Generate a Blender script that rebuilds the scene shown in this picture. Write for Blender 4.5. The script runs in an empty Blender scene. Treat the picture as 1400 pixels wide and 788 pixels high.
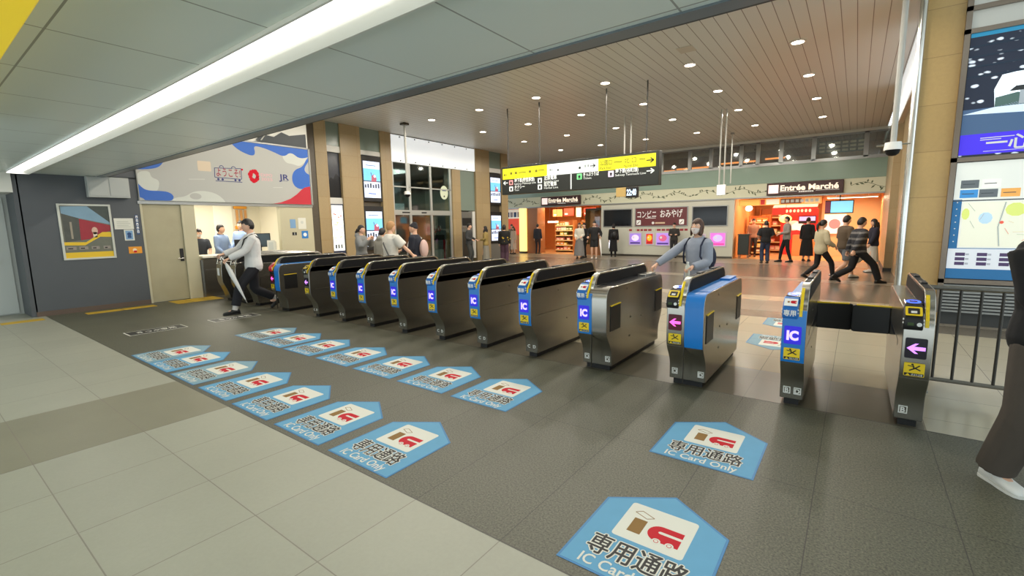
import bpy, math, random
import numpy as np
from mathutils import Vector, Matrix
random.seed(7)
SC = bpy.context.scene
COL = SC.collection
# ---------------------------------------------------------------- camera
H = 1.523
cd = bpy.data.cameras.new('camera'); cam = bpy.data.objects.new('camera', cd); COL.objects.link(cam)
cd.sensor_fit = 'HORIZONTAL'; cd.sensor_width = 36.0; cd.lens = 631.0 / 1400 * 36.0
cd.clip_start = 0.05; cd.clip_end = 200
def cam_axes(pitch, roll, yaw):
    f = Vector((math.sin(yaw) * math.cos(pitch), math.cos(yaw) * math.cos(pitch), -math.sin(pitch)))
    r = Vector((math.cos(yaw), -math.sin(yaw), 0)); d = f.cross(r)
    return r * math.cos(roll) + d * math.sin(roll), -r * math.sin(roll) + d * math.cos(roll), f
_r, _d, _f = cam_axes(0.135039313, 0.0173367713, -0.638801961)
M = Matrix.Identity(4)
for i in range(3):
    M[i][0], M[i][1], M[i][2], M[i][3] = _r[i], -_d[i], -_f[i], (0, 0, H)[i]
cam.matrix_world = M
SC.camera = cam
# ---------------------------------------------------------------- world, exposure, light levels
W = bpy.data.worlds.new('world'); SC.world = W; W.use_nodes = True
bg = W.node_tree.nodes['Background']; bg.inputs[0].default_value = (0.84, 0.95, 1.0, 1); bg.inputs[1].default_value = 2.0
vs = SC.view_settings
vs.view_transform = 'Standard'; vs.look = 'None'; vs.exposure = 0.12; vs.gamma = 1.0; vs.use_curve_mapping = False
try:
    SC.cycles.use_denoising = True
    SC.cycles.max_bounces = 7; SC.cycles.diffuse_bounces = 4; SC.cycles.glossy_bounces = 4
    SC.cycles.sample_clamp_indirect = 6.0
except Exception: pass
TUBE_E = 5.2        # fluorescent diffuser emission
SPOT_W = 98.0       # watts per downlight
SHOP_W = 70.0       # watts per shop lamp
# ---------------------------------------------------------------- materials
def lin(c):
    return tuple(((v / 255.) / 12.92 if v / 255. <= .04045 else ((v / 255. + .055) / 1.055) ** 2.4) for v in c)
MATS = {}
def mat(name, rgb, rough=.5, metal=0., emit=0., var=0., scale=8., bump=0., spec=.5, aniso=None):
    if name in MATS: return MATS[name]
    m = bpy.data.materials.new(name); m.use_nodes = True; nt = m.node_tree; b = nt.nodes['Principled BSDF']
    c = lin(rgb) + (1,)
    b.inputs['Base Color'].default_value = c; b.inputs['Roughness'].default_value = rough; b.inputs['Metallic'].default_value = metal
    b.inputs['Specular IOR Level'].default_value = spec
    if emit:
        b.inputs['Emission Color'].default_value = c; b.inputs['Emission Strength'].default_value = emit
    if var or bump:
        tc = nt.nodes.new('ShaderNodeTexCoord'); mp = nt.nodes.new('ShaderNodeMapping'); nz = nt.nodes.new('ShaderNodeTexNoise')
        nt.links.new(tc.outputs['Object'], mp.inputs[0]); nt.links.new(mp.outputs[0], nz.inputs['Vector'])
        if aniso: mp.inputs['Scale'].default_value = aniso
        nz.inputs['Scale'].default_value = scale; nz.inputs['Detail'].default_value = 4
        if var:
            mx = nt.nodes.new('ShaderNodeMix'); mx.data_type = 'RGBA'
            mx.inputs['A'].default_value = tuple(max(0, v * (1 - var)) for v in c[:3]) + (1,)
            mx.inputs['B'].default_value = tuple(min(1, v * (1 + var)) for v in c[:3]) + (1,)
            nt.links.new(nz.outputs['Fac'], mx.inputs['Factor']); nt.links.new(mx.outputs['Result'], b.inputs['Base Color'])
        if bump:
            bp = nt.nodes.new('ShaderNodeBump'); bp.inputs['Strength'].default_value = bump; bp.inputs['Distance'].default_value = .01
            nt.links.new(nz.outputs['Fac'], bp.inputs['Height']); nt.links.new(bp.outputs[0], b.inputs['Normal'])
    MATS[name] = m; return m
def tiled(name, rgb, grout, w, h, loc=(0, 0), rot=(0, 0, 0), mortar=.003, rough=.4, var=.05, speck=0., speck_scale=180., rgb2=None, offset=0., big=0.):
    """tiles w x h on the object's own coordinates (objects of the setting sit at the origin)"""
    m = bpy.data.materials.new(name); m.use_nodes = True; nt = m.node_tree; b = nt.nodes['Principled BSDF']
    N = nt.nodes.new; L = nt.links.new
    tc = N('ShaderNodeTexCoord'); mp = N('ShaderNodeMapping'); br = N('ShaderNodeTexBrick')
    mp.vector_type = 'POINT'; mp.inputs['Rotation'].default_value = rot; mp.inputs['Location'].default_value = (-loc[0], -loc[1], 0)
    L(tc.outputs['Object'], mp.inputs[0]); L(mp.outputs[0], br.inputs['Vector'])
    br.offset = offset; br.squash = 1; br.inputs['Scale'].default_value = 1; br.inputs['Brick Width'].default_value = w; br.inputs['Row Height'].default_value = h
    br.inputs['Mortar Size'].default_value = mortar; br.inputs['Mortar Smooth'].default_value = .1; br.inputs['Bias'].default_value = 0
    c = lin(rgb); c2 = lin(rgb2) if rgb2 else c
    br.inputs['Color1'].default_value = tuple(v * (1 - var) for v in c) + (1,); br.inputs['Color2'].default_value = tuple(min(1, v * (1 + var)) for v in c2) + (1,)
    br.inputs['Mortar'].default_value = lin(grout) + (1,)
    out = br.outputs['Color']
    for amt, sc in ((speck, speck_scale), (big, 1.3)):
        if not amt: continue
        nz = N('ShaderNodeTexNoise'); nz.inputs['Scale'].default_value = sc; nz.inputs['Detail'].default_value = 3; nz.inputs['Roughness'].default_value = .7
        L(tc.outputs['Object'], nz.inputs['Vector'])
        mr = N('ShaderNodeMapRange'); mr.inputs['From Min'].default_value = .3; mr.inputs['From Max'].default_value = .7
        mr.inputs['To Min'].default_value = 1 - amt; mr.inputs['To Max'].default_value = 1 + amt
        L(nz.outputs['Fac'], mr.inputs['Value'])
        vm = N('ShaderNodeVectorMath'); vm.operation = 'SCALE'; L(out, vm.inputs[0]); L(mr.outputs[0], vm.inputs['Scale']); out = vm.outputs[0]
    L(out, b.inputs['Base Color']); b.inputs['Roughness'].default_value = rough
    MATS[name] = m; return m
def glass(name, rgb, alpha=.25, rough=.05):
    if name in MATS: return MATS[name]
    m = bpy.data.materials.new(name); m.use_nodes = True; nt = m.node_tree; b = nt.nodes['Principled BSDF']
    tr = nt.nodes.new('ShaderNodeBsdfTransparent'); tr.inputs[0].default_value = lin(rgb) + (1,)
    gl = nt.nodes.new('ShaderNodeBsdfGlossy'); gl.inputs['Roughness'].default_value = rough; gl.inputs[0].default_value = (.9, .95, .95, 1)
    mx = nt.nodes.new('ShaderNodeMixShader'); mx.inputs[0].default_value = alpha
    nt.links.new(tr.outputs[0], mx.inputs[1]); nt.links.new(gl.outputs[0], mx.inputs[2]); nt.links.new(mx.outputs[0], nt.nodes['Material Output'].inputs[0])
    nt.nodes.remove(b); MATS[name] = m; return m
# ---------------------------------------------------------------- mesh builder
_TXT = {}
def text_mesh(s, bold):
    k = (s, bold)
    if k not in _TXT:
        c = bpy.data.curves.new('t', 'FONT'); c.body = s; c.size = 1; c.offset = bold; c.resolution_u = 3
        o = bpy.data.objects.new('t', c); COL.objects.link(o)
        ev = o.evaluated_get(bpy.context.evaluated_depsgraph_get()); me = ev.to_mesh()
        vv = [tuple(v.co[:2]) for v in me.vertices]; ff = [tuple(p.vertices) for p in me.polygons]
        ev.to_mesh_clear(); bpy.data.objects.remove(o); bpy.data.curves.remove(c)
        _TXT[k] = (vv, ff)
    return _TXT[k]
V = Vector
class MB:
    def __init__(s): s.v = []; s.f = []; s.m = []; s.mats = []
    def mi(s, m):
        if m not in s.mats: s.mats.append(m)
        return s.mats.index(m)
    def add(s, vs_, fs, m):
        n = len(s.v); s.v += [tuple(p) for p in vs_]; k = s.mi(m)
        for f in fs: s.f.append(tuple(i + n for i in f)); s.m.append(k)
        return s
    def box(s, x0, x1, y0, y1, z0, z1, m):
        p = [(x, y, z) for x in (x0, x1) for y in (y0, y1) for z in (z0, z1)]
        return s.add(p, [(0, 1, 3, 2), (4, 6, 7, 5), (0, 4, 5, 1), (2, 3, 7, 6), (0, 2, 6, 4), (1, 5, 7, 3)], m)
    def prism(s, pts, d, m):
        """pts: closed 3-D polygon, d: extrusion vector"""
        n = len(pts); d = V(d); a = [V(p) for p in pts]
        nn = V((0, 0, 0))
        for i in range(n): nn += a[i].cross(a[(i + 1) % n])
        if nn.dot(d) > 0: a.reverse()
        return s.add(a + [p + d for p in a], [tuple(range(n)), tuple(range(2 * n - 1, n - 1, -1))] + [(i, n + i, n + (i + 1) % n, (i + 1) % n) for i in range(n)], m)
    def px(s, prof, x0, x1, m):          # (y,z) profile extruded along x
        return s.prism([(x0, p[0], p[1]) for p in prof], (x1 - x0, 0, 0), m)
    def rings(s, rs, m, caps=True):
        n = len(rs[0]); v = [p for r in rs for p in r]
        f = [(k * n + i, k * n + (i + 1) % n, (k + 1) * n + (i + 1) % n, (k + 1) * n + i) for k in range(len(rs) - 1) for i in range(n)]
        if caps: f += [tuple(range(n - 1, -1, -1)), tuple(range((len(rs) - 1) * n, len(rs) * n))]
        return s.add(v, f, m)
    def tube(s, pts, r, m, n=10, sq=1.0, up=None):
        pts = [V(p) for p in pts]; k = len(pts)
        if not hasattr(r, '__len__'): r = [r] * k
        t0 = (pts[1] - pts[0]).normalized(); a = up and V(up) or (V((0, 0, 1)) if abs(t0.z) < .9 else V((0, 1, 0)))
        rs = []
        for i in range(k):
            t = ((pts[min(i + 1, k - 1)] - pts[max(i - 1, 0)])).normalized()
            u = a - t * a.dot(t); u = u.normalized() if u.length > 1e-6 else V((1, 0, 0)); w = t.cross(u); a = u
            rs.append([pts[i] + (u * math.cos(2 * math.pi * j / n) + w * math.sin(2 * math.pi * j / n) * sq) * r[i] for j in range(n)])
        return s.rings(rs, m)
    def lathe(s, prof, c, m, n=20):
        c = V(c)
        return s.rings([[c + V((r * math.cos(2 * math.pi * j / n), r * math.sin(2 * math.pi * j / n), z)) for j in range(n)] for r, z in prof], m)
    def ell(s, c, r, m, n=14, k=8, R=None):
        c = V(c); rs = []
        for i in range(1, k):
            a = math.pi * i / k; ring = []
            for j in range(n):
                b = 2 * math.pi * j / n; p = V((r[0] * math.sin(a) * math.cos(b), r[1] * math.sin(a) * math.sin(b), -r[2] * math.cos(a)))
                ring.append(c + (R @ p if R else p))
            rs.append(ring)
        b0, t0 = V((0, 0, -r[2])), V((0, 0, r[2]))
        nb = len(s.v); s.rings(rs, m, caps=False); kk = s.mi(m)
        e = len(s.v); s.v += [tuple(c + (R @ b0 if R else b0)), tuple(c + (R @ t0 if R else t0))]
        for j in range(n):
            s.f.append((e, nb + (j + 1) % n, nb + j)); s.m.append(kk)
            q = nb + (k - 2) * n; s.f.append((e + 1, q + j, q + (j + 1) % n)); s.m.append(kk)
        return s
    def build(s, name, parent=None, origin=None, smooth=False, bevel=0., ang=35, kind=None):
        if parent is not None: off = V(parent.get('wo', (0, 0, 0)))
        elif origin == 'base' and s.v:
            a = np.array(s.v); off = V(((a[:, 0].min() + a[:, 0].max()) / 2, (a[:, 1].min() + a[:, 1].max()) / 2, a[:, 2].min()))
        else: off = V(origin or (0, 0, 0))
        me = bpy.data.meshes.new(name)
        me.from_pydata([tuple(V(p) - off) for p in s.v], [], s.f)
        for m in s.mats: me.materials.append(m)
        me.polygons.foreach_set('material_index', s.m)
        if smooth:
            me.polygons.foreach_set('use_smooth', [True] * len(s.f)); me.set_sharp_from_angle(angle=math.radians(ang))
        me.update()
        o = bpy.data.objects.new(name, me); COL.objects.link(o)
        if parent is not None:
            o.parent = parent; o['wo'] = tuple(off)
        else: o.location = off; o['wo'] = tuple(off)
        if bevel:
            b = o.modifiers.new('bevel', 'BEVEL'); b.width = bevel; b.segments = 2; b.limit_method = 'ANGLE'; b.angle_limit = math.radians(40)
        if kind: o['kind'] = kind
        return o
class Face:
    """a flat panel of artwork: origin at its lower left, u to the reader's right, v up; layers stack outward by n"""
    def __init__(s, mb, o, u, v, step=.0012):
        s.mb = mb; s.o = V(o); s.u = V(u).normalized(); s.v = V(v).normalized(); s.n = s.u.cross(s.v); s.step = step
    def P(s, x, y, k=0): return s.o + s.u * x + s.v * y + s.n * (k * s.step)
    def poly(s, pts, m, k=1):
        p = [s.P(x, y, 0) for x, y in pts]; a = sum(pts[i][0] * pts[(i + 1) % len(pts)][1] - pts[(i + 1) % len(pts)][0] * pts[i][1] for i in range(len(pts)))
        if a < 0: p.reverse()
        s.mb.prism(p, s.n * (k * s.step), m)
    def rect(s, x0, y0, x1, y1, m, k=1): s.poly([(x0, y0), (x1, y0), (x1, y1), (x0, y1)], m, k)
    def disc(s, x, y, rx, m, k=1, ry=None, n=24, a0=0, a1=2 * math.pi):
        ry = ry or rx; s.poly([(x + rx * math.cos(a0 + (a1 - a0) * i / n), y + ry * math.sin(a0 + (a1 - a0) * i / n)) for i in range(n + (a1 - a0 < 6.2))], m, k)
    def rrect(s, x0, y0, x1, y1, r, m, k=1):
        pts = []
        for cx, cy, a in ((x1 - r, y1 - r, 0), (x0 + r, y1 - r, 90), (x0 + r, y0 + r, 180), (x1 - r, y0 + r, 270)):
            pts += [(cx + r * math.cos(math.radians(a + t)), cy + r * math.sin(math.radians(a + t))) for t in (0, 30, 60, 90)]
        s.poly(pts, m, k)
    def frame(s, x0, y0, x1, y1, t, m, k=1):
        s.rect(x0, y0, x1, y0 + t, m, k); s.rect(x0, y1 - t, x1, y1, m, k); s.rect(x0, y0 + t, x0 + t, y1 - t, m, k); s.rect(x1 - t, y0 + t, x1, y1 - t, m, k)
    def line(s, pts, t, m, k=1):
        for (x0, y0), (x1, y1) in zip(pts, pts[1:]):
            L = math.hypot(x1 - x0, y1 - y0) or 1; dx, dy = -(y1 - y0) / L * t / 2, (x1 - x0) / L * t / 2
            s.poly([(x0 + dx, y0 + dy), (x0 - dx, y0 - dy), (x1 - dx, y1 - dy), (x1 + dx, y1 + dy)], m, k)
    def text(s, t, x, y, h, m, k=2, w=None, align='l', bold=0.):
        """baseline left at (x,y); h is the height of the whole line; w fits the width"""
        vv, ff = text_mesh(t, bold)
        if not vv: return
        x0 = min(a for a, b in vv); x1 = max(a for a, b in vv); sy = h / .73; sx = (w / (x1 - x0)) if w else sy
        W_ = (x1 - x0) * sx; ox = x - (W_ / 2 if align == 'c' else W_ if align == 'r' else 0)
        s.mb.add([s.P(ox + (a - x0) * sx, y + b * sy, k) for a, b in vv], ff, m)
# ---------------------------------------------------------------- scene bookkeeping
def tag(o, label, cat, group=None):
    o['label'] = label; o['category'] = cat
    if group: o['group'] = group
    return o
def thing(name, label, cat, loc=(0, 0, 0), rz=0., group=None, local=False):
    """an Empty at the thing's base; parts are given in world coordinates unless local"""
    o = bpy.data.objects.new(name, None); COL.objects.link(o); o.location = loc; o.rotation_euler = (0, 0, rz)
    o.empty_display_size = .1; o['wo'] = (0, 0, 0) if local else tuple(loc)
    return tag(o, label, cat, group)
def dup(root, loc, rz=None, label=None):
    r = root.copy(); COL.objects.link(r); r.location = loc
    if rz is not None: r.rotation_euler = (0, 0, rz)
    if label: r['label'] = label
    for ch in [c for c in bpy.data.objects if c.parent == root]:
        c = ch.copy(); COL.objects.link(c); c.parent = r
        for g in [q for q in bpy.data.objects if q.parent == ch]:
            d = g.copy(); COL.objects.link(d); d.parent = c
    return r
def struct(name, mb, **k):
    o = mb.build(name, **k); o['kind'] = 'structure'; return o
ORD = ['first', 'second', 'third', 'fourth', 'fifth', 'sixth', 'seventh', 'eighth', 'ninth', 'tenth']
# palette
STEEL = mat('brushed_steel', (158, 155, 147), .25, .95, var=.10, scale=30, aniso=(1, 1, 14))
STEEL_D = mat('dark_steel', (92, 88, 80), .38, .8, var=.08, scale=20)
CHROME = mat('bright_steel', (205, 205, 200), .2, .9)
ALU = mat('aluminium', (150, 152, 150), .35, .7)
BLACK = mat('black_plastic', (16, 16, 17), .5)
BGLASS = mat('black_glass', (13, 13, 15), .6, spec=.25)
BLUE = mat('gate_blue', (24, 122, 205), .35)
BLUE2 = mat('reader_blue', (30, 110, 190), .3)
YEL = mat('safety_yellow', (238, 205, 20), .45)
WHITE = mat('white_plastic', (232, 232, 228), .4)
WPAINT = mat('white_paint', (214, 214, 205), .6)
RED = mat('red_print', (196, 16, 38), .6, spec=.2)
INK = mat('black_ink', (22, 22, 24), .6)
WINK = mat('white_ink', (236, 238, 236), .6)
# ================================================================ the setting
# measured: gates' fronts at Y 4.19-4.32, dark stone from Y 1.61 to 4.31, left wall X -12, far wall Y 20.8, hall ceiling 4.67
CZ = 4.67; LZ = 2.6; YB = 2.70; FY = 20.8; LX = -12.0; FX = -12.8; RX = .57
LT = tiled('light_floor_tile', (158, 158, 143), (128, 124, 112), .6, .6, (-1.295, 1.61), rough=.42, var=.03, speck=.03, speck_scale=40, big=.04)
GT = tiled('grey_floor_band', (132, 129, 110), (128, 120, 108), 1.2, .6, (-4.295, 1.61), rough=.42, var=.02, speck=.03, speck_scale=60, big=.05)
DG = tiled('dark_granite', (86, 86, 71), (54, 53, 46), .6, 1.35, (-1.295, 1.61), mortar=.0025, rough=.5, var=.03, speck=.75, speck_scale=95, big=.06)
SG = tiled('gate_island_stone', (84, 80, 66), (60, 56, 48), .6, .6, (-1.295, 4.31), rough=.32, var=.03, speck=.15, speck_scale=140)
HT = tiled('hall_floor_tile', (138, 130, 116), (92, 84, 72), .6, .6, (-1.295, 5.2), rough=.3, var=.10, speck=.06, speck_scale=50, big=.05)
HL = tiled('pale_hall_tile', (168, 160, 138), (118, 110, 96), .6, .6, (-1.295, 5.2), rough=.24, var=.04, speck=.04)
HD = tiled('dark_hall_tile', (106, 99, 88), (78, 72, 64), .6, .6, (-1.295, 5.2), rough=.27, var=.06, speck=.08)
mb = MB(); T = -.06
mb.box(-14, 6, -4, 1.61, T, 0, LT); mb.box(-5.495, -4.295, -4, 1.612, T, .0006, GT)
mb.box(-14, 6, 1.61, 4.31, T, 0, DG)
mb.box(-14, .5, 4.31, 5.2, T, 0, SG); mb.box(.5, 6, 4.31, 5.2, T, 0, HL)
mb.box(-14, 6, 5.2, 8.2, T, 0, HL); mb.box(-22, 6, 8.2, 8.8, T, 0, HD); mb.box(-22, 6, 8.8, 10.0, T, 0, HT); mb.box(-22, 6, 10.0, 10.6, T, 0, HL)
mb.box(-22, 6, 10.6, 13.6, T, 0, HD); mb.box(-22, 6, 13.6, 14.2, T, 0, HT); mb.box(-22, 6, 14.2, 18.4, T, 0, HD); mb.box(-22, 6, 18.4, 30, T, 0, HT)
struct('floor', mb)
mb = MB(); mb.box(-14, 6, 1.606, 1.613, -.01, .0012, mat('seam_metal', (60, 58, 52), .4)); mb.box(-14, 6, 4.303, 4.312, -.01, .001, mat('seam_metal', (60, 58, 52)))
struct('trim_1', mb)
TAC = mat('tactile_yellow', (196, 160, 40), .6, var=.12, scale=9)
mb = MB()
for i in range(9):
    y0 = -1.2 + i * .55
    if i % 3 != 2: mb.box(-11.72, -11.46, y0, y0 + .53, 0, .004, TAC)
for i in range(3):
    for j in range(2): mb.box(-11.96 + .3 * j, -11.68 + .3 * j, 3.52 + .3 * i, 3.80 + .3 * i, 0, .004, TAC)
struct('trim_2', mb)
# --- ceilings
LC = tiled('low_ceiling_panel', (226, 236, 230), (150, 156, 150), .91, 1.9, (-2.62, .635), mortar=.006, rough=.32, var=.015)
mb = MB(); mb.box(-14, 6, -4, YB - .12, LZ, LZ + .1, LC); struct('ceiling', mb)
EDGE = mat('beam_edge', (108, 118, 124), .35, .3); EDGED = mat('beam_edge_dark', (60, 62, 62), .5)
mb = MB(); mb.box(-14, 6, YB - .12, YB, LZ - .012, LZ + .1, EDGE); mb.box(-14, 6, YB, YB + .05, LZ, LZ + .06, EDGED); mb.box(-14, 6, YB + .01, YB + .16, LZ + .06, CZ + .2, WPAINT)
struct('trim_3', mb)
HC = tiled('hall_ceiling_plank', (202, 202, 196), (112, 102, 92), 60, .2, (0, 0), rot=(0, 0, math.pi / 2), mortar=.006, rough=.38, var=.02)
mb = MB(); mb.box(-22, RX + .08, YB + .1, FY + .5, CZ, CZ + .1, HC); struct('ceiling_hall', mb)
mb = MB(); mb.box(RX + .08, 6, YB, FY + .5, CZ + .9, CZ + 1, WPAINT); struct('ceiling_side', mb)
# --- left side: recess, blue-grey poster wall, office front
BG = tiled('blue_grey_panel', (98, 100, 106), (84, 86, 92), 1.0, 1.3, (1.5, 0), rot=(math.pi / 2, -math.pi / 2, 0), mortar=.003, rough=.5, var=.03)
BGP = mat('blue_grey_paint', (78, 82, 86), .5, var=.05, scale=3)
CRM = mat('cream_paint', (188, 182, 154), .5, var=.05, scale=2)
STN = mat('stained_cream', (168, 161, 132), .5, var=.12, scale=3)
mb = MB(); mb.box(LX - .15, LX, 1.5, 3.23, 0, 2.62, BGP); mb.box(-12.95, LX, 1.44, 1.52, 0, 2.62, BGP)
mb.box(LX - .15, LX, YB - .1, 3.23, 2.60, CZ, BGP); mb.box(LX - .02, LX + .012, 1.5, 3.23, 0, .09, mat('skirting_brown', (92, 76, 64), .5))
struct('wall_left', mb)
mb = MB(); mb.box(-12.9, -12.8, -4, 1.46, 0, 2.62, mat('pale_panel', (190, 194, 188), .45)); mb.box(-12.8, -11.95, -4, 1.44, 2.25, 2.62, WPAINT); struct('wall_recess', mb)
mb = MB(); mb.box(-12.8, -12.77, .2, 1.38, .02, 2.2, mat('door_white', (196, 200, 194), .4)); d = struct('door_2', mb, origin='base', bevel=.006)
mb = MB(); mb.tube([(-12.77, 1.18, 1.0), (-12.71, 1.18, 1.0)], .025, CHROME, 12); mb.ell((-12.70, 1.18, 1.0), (.028, .028, .028), CHROME); mb.build('handle', d, smooth=True)
# office front: jambs, header, door, opening
mb = MB()
mb.box(LX - .15, LX, 4.0, 4.22, 0, 2.16, CRM); mb.box(LX - .15, LX, 6.25, 7.05, 0, 2.16, CRM); mb.box(LX - .15, LX, 3.23, 7.05, 2.13, CZ, WPAINT)
mb.box(LX - .15, LX, 4.22, 6.25, 0, .86, STEEL); mb.box(LX - .15, LX, 6.15, 6.25, .86, 2.14, CRM); mb.box(LX - .16, LX + .02, 3.2, 7.06, 2.10, 2.16, ALU)
struct('wall_office', mb)
mb = MB(); mb.box(LX - .1, LX - .03, 3.24, 4.0, .01, 2.1, STN); mb.box(LX - .06, LX + .006, 3.23, 3.27, 0, 2.12, CRM); mb.box(LX - .06, LX + .006, 3.96, 4.0, 0, 2.12, CRM)
d = struct('door_1', mb, origin='base', bevel=.004)
mb = MB(); mb.box(LX - .03, LX - .015, 3.86, 3.93, .86, 1.14, BLACK); mb.build('lock_plate', d, bevel=.004)
mb = MB(); mb.tube([(LX - .02, 3.90, .92), (LX + .04, 3.90, .92), (LX + .045, 3.80, .92)], .012, CHROME); mb.build('handle', d, smooth=True)
# office interior
OFF = mat('office_wall', (222, 214, 192), .6)
mb = MB(); mb.box(-15.0, -14.9, 3.9, 7.05, 0, 2.6, OFF); mb.box(-15, LX - .15, 7.0, 7.06, 0, 2.6, OFF); struct('ceiling_office', MB().box(-15, LX - .15, 3.9, 7.06, 2.5, 2.6, WPAINT)); struct('wall_office_side', MB().box(-15, LX - .15, 3.9, 4.0, 0, 2.6, OFF))
mb.box(-14.9, -14.88, 5.7, 6.2, 1.0, 2.3, mat('office_window', (238, 234, 216), .5))
struct('wall_office_back', mb)
# --- left hall facade at X = FX
TAN = tiled('tan_stone', (184, 154, 100), (150, 122, 78), .55, .64, (0, .1), rot=(math.pi / 2, 0, 0), mortar=.004, rough=.35, var=.06, speck=.04, speck_scale=20)
TANX = tiled('tan_stone_side', (162, 142, 106), (150, 122, 78), .55, .64, (.2, .1), rot=(math.pi / 2, -math.pi / 2, 0), mortar=.004, rough=.35, var=.06, speck=.04, speck_scale=20)
PIL = [(7.72, 8.10), (8.56, 9.27), (10.05, 10.49), (13.40, 13.86), (14.80, 15.70), (16.53, 17.0)]
mb = MB()
for a, b in PIL: mb.box(FX - .4, FX + .04, a, b, 0, 3.72 if a == 13.40 else CZ, TANX)
mb.box(FX - .4, FX + .02, 7.05, 7.75, 0, CZ, mat('dark_granite_wall', (84, 76, 64), .35, var=.25, scale=30))
struct('wall_facade', mb)
# --- far wall: ticket-hall shops' fascia and green glass band
FASC = mat('fascia_cream', (206, 206, 180), .5, var=.06, scale=2); GRN = mat('green_glass_band', (136, 158, 144), .18, var=.06, scale=1)
mb = MB()
mb.box(-22, RX + .5, FY, FY + .25, 2.46, 2.98, FASC); mb.box(-22, RX + .5, FY - .02, FY + .25, 2.98, 3.66, GRN)
mb.box(-22, RX + .5, FY - .05, FY + .25, 2.42, 2.47, ALU); mb.box(-22, RX + .5, FY - .05, FY + .25, 3.64, 3.70, ALU)
mb.box(-22, RX + .5, FY, FY + .25, 4.58, CZ, WPAINT)
struct('wall_far', mb)
PANEL = mat('kiosk_white', (194, 194, 180), .45, var=.03, scale=1)
mb = MB(); mb.box(-9.98, -4.06, FY, FY + .2, 0, 2.43, PANEL); mb.box(-9.98, -4.06, FY - .02, FY, 0, .08, STEEL_D); struct('wall_kiosk', mb)
# leafy print along the fascia
LEAF = mat('leaf_print', (82, 92, 62), .6)
mb = MB(); F = Face(mb, (-16, FY - .001, 2.48), (1, 0, 0), (0, 0, 1))
for i in range(150):
    x = .115 * i; 
    if 2.35 < x < 5.0 or 13.0 < x < 15.75: continue
    y = .25 + .10 * math.sin(i * .55); a = random.uniform(0, 6.28); l = random.uniform(.05, .09)
    F.poly([(x, y), (x + l * math.cos(a) - .028 * math.sin(a), y + l * math.sin(a) + .028 * math.cos(a)), (x + 2 * l * math.cos(a), y + 2 * l * math.sin(a)), (x + l * math.cos(a) + .028 * math.sin(a), y + l * math.sin(a) - .028 * math.cos(a))], LEAF)
    F.line([(x, y), (x + .115, .25 + .10 * math.sin((i + 1) * .55))], .014, LEAF)
struct('trim_4', mb)
# --- upper restaurant windows
mb = MB(); mb.box(-22, RX + .5, FY + 3, FY + 3.1, 3.6, CZ + .2, mat('restaurant_wall', (96, 62, 40), .6)); struct('floor_restaurant', MB().box(-22, RX + .5, FY + .25, FY + 3.1, 3.55, 3.66, mat('restaurant_floor', (120, 84, 54), .5))); mb.box(-22, RX + .5, FY + .25, FY + 3.1, 4.62, CZ, mat('restaurant_ceiling', (60, 44, 34), .6))
struct('wall_restaurant', mb)
WG = glass('window_glass', (210, 216, 212), .16)
MULL = [-9.2, -7.1, -5.9, -5.05, -3.9, -3.3, -2.5, -1.45, .1, RX + .4]
for i, (a, b) in enumerate(zip(MULL, MULL[1:])):
    mb = MB(); mb.box(a, a + .07, FY + .02, FY + .14, 3.70, 4.6, ALU); mb.box(b - .07, b, FY + .02, FY + .14, 3.70, 4.6, ALU); mb.box(a, b, FY + .02, FY + .14, 3.70, 3.76, ALU); mb.box(a, b, FY + .02, FY + .14, 4.53, 4.6, ALU)
    w = struct('window_%d' % (i + 1), mb, origin='base')
    mb = MB(); mb.box(a + .07, b - .07, FY + .07, FY + .08, 3.76, 4.53, WG); mb.build('pane', w)
# --- right side: pillars, hall side wall
mb = MB(); mb.box(.58, 1.06, 9.0, 9.7, 0, CZ + .9, TAN); struct('pillar_right', mb)
mb = MB(); mb.tube([(.56, 8.985, .02), (.56, 8.985, CZ + .8)], .045, CHROME, 12); struct('trim_5', mb, smooth=True)
mb = MB(); mb.box(.72, 1.3, 17.3, FY + .2, 0, CZ, TANX); mb.box(.70, 1.3, 17.28, FY, 0, .1, EDGED); struct('wall_right', mb)
mb = MB(); mb.box(.9, 1.3, 9.7, 17.3, 0, CZ + .9, TANX); struct('wall_right_back', mb)
mb = MB(); mb.box(1.06, 6, 9.06, 9.5, 0, CZ + .9, mat('right_wall_grey', (170, 168, 160), .5)); mb.box(1.06, 6, 9.0, 9.07, 0, .17, EDGED); struct('wall_board', mb)
# ================================================================ the lamp and other things of the low ceiling
TUBE = mat('tube_light', (255, 250, 244), .4, emit=TUBE_E)
for (y, lab) in ((1.37, 'long white fluorescent strip light in the low grey ceiling'),):
    x0, x1 = -11.65, 5
    t = thing('strip_light', lab, 'ceiling light', ((x0 + x1) / 2, y + .1, LZ - .05))
    MB().box(x0, x1, y + .005, y + .165, LZ - .022, LZ - .004, TUBE).build('diffuser', t)
    MB().px([(y + .165, LZ - .001), (y + .25, LZ - .055), (y + .262, LZ - .055), (y + .262, LZ - .001)], x0, x1, mat('reflector_white', (226, 228, 220), .35)).build('reflector', t)
    MB().px([(y - .012, LZ - .001), (y - .012, LZ - .026), (y + .004, LZ - .026), (y + .004, LZ - .001)], x0, x1, WHITE).build('rim', t)
    for e in (x0 - .012, x1): MB().box(e, e + .012, y - .012, y + .262, LZ - .05, LZ - .001, WHITE).build('end_cap', t)
t = thing('hanging_sign', 'yellow hanging sign box close overhead at the top corner of the photo', 'sign', (-3.4, .3, 2.3))
YSIGN = mat('yellow_sign', (236, 205, 40), .45, emit=.35, var=.06, scale=4)
MB().box(-6.5, -1.0, .12, .44, 2.36, 2.55, YSIGN).build('sign_body', t, bevel=.01)
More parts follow.
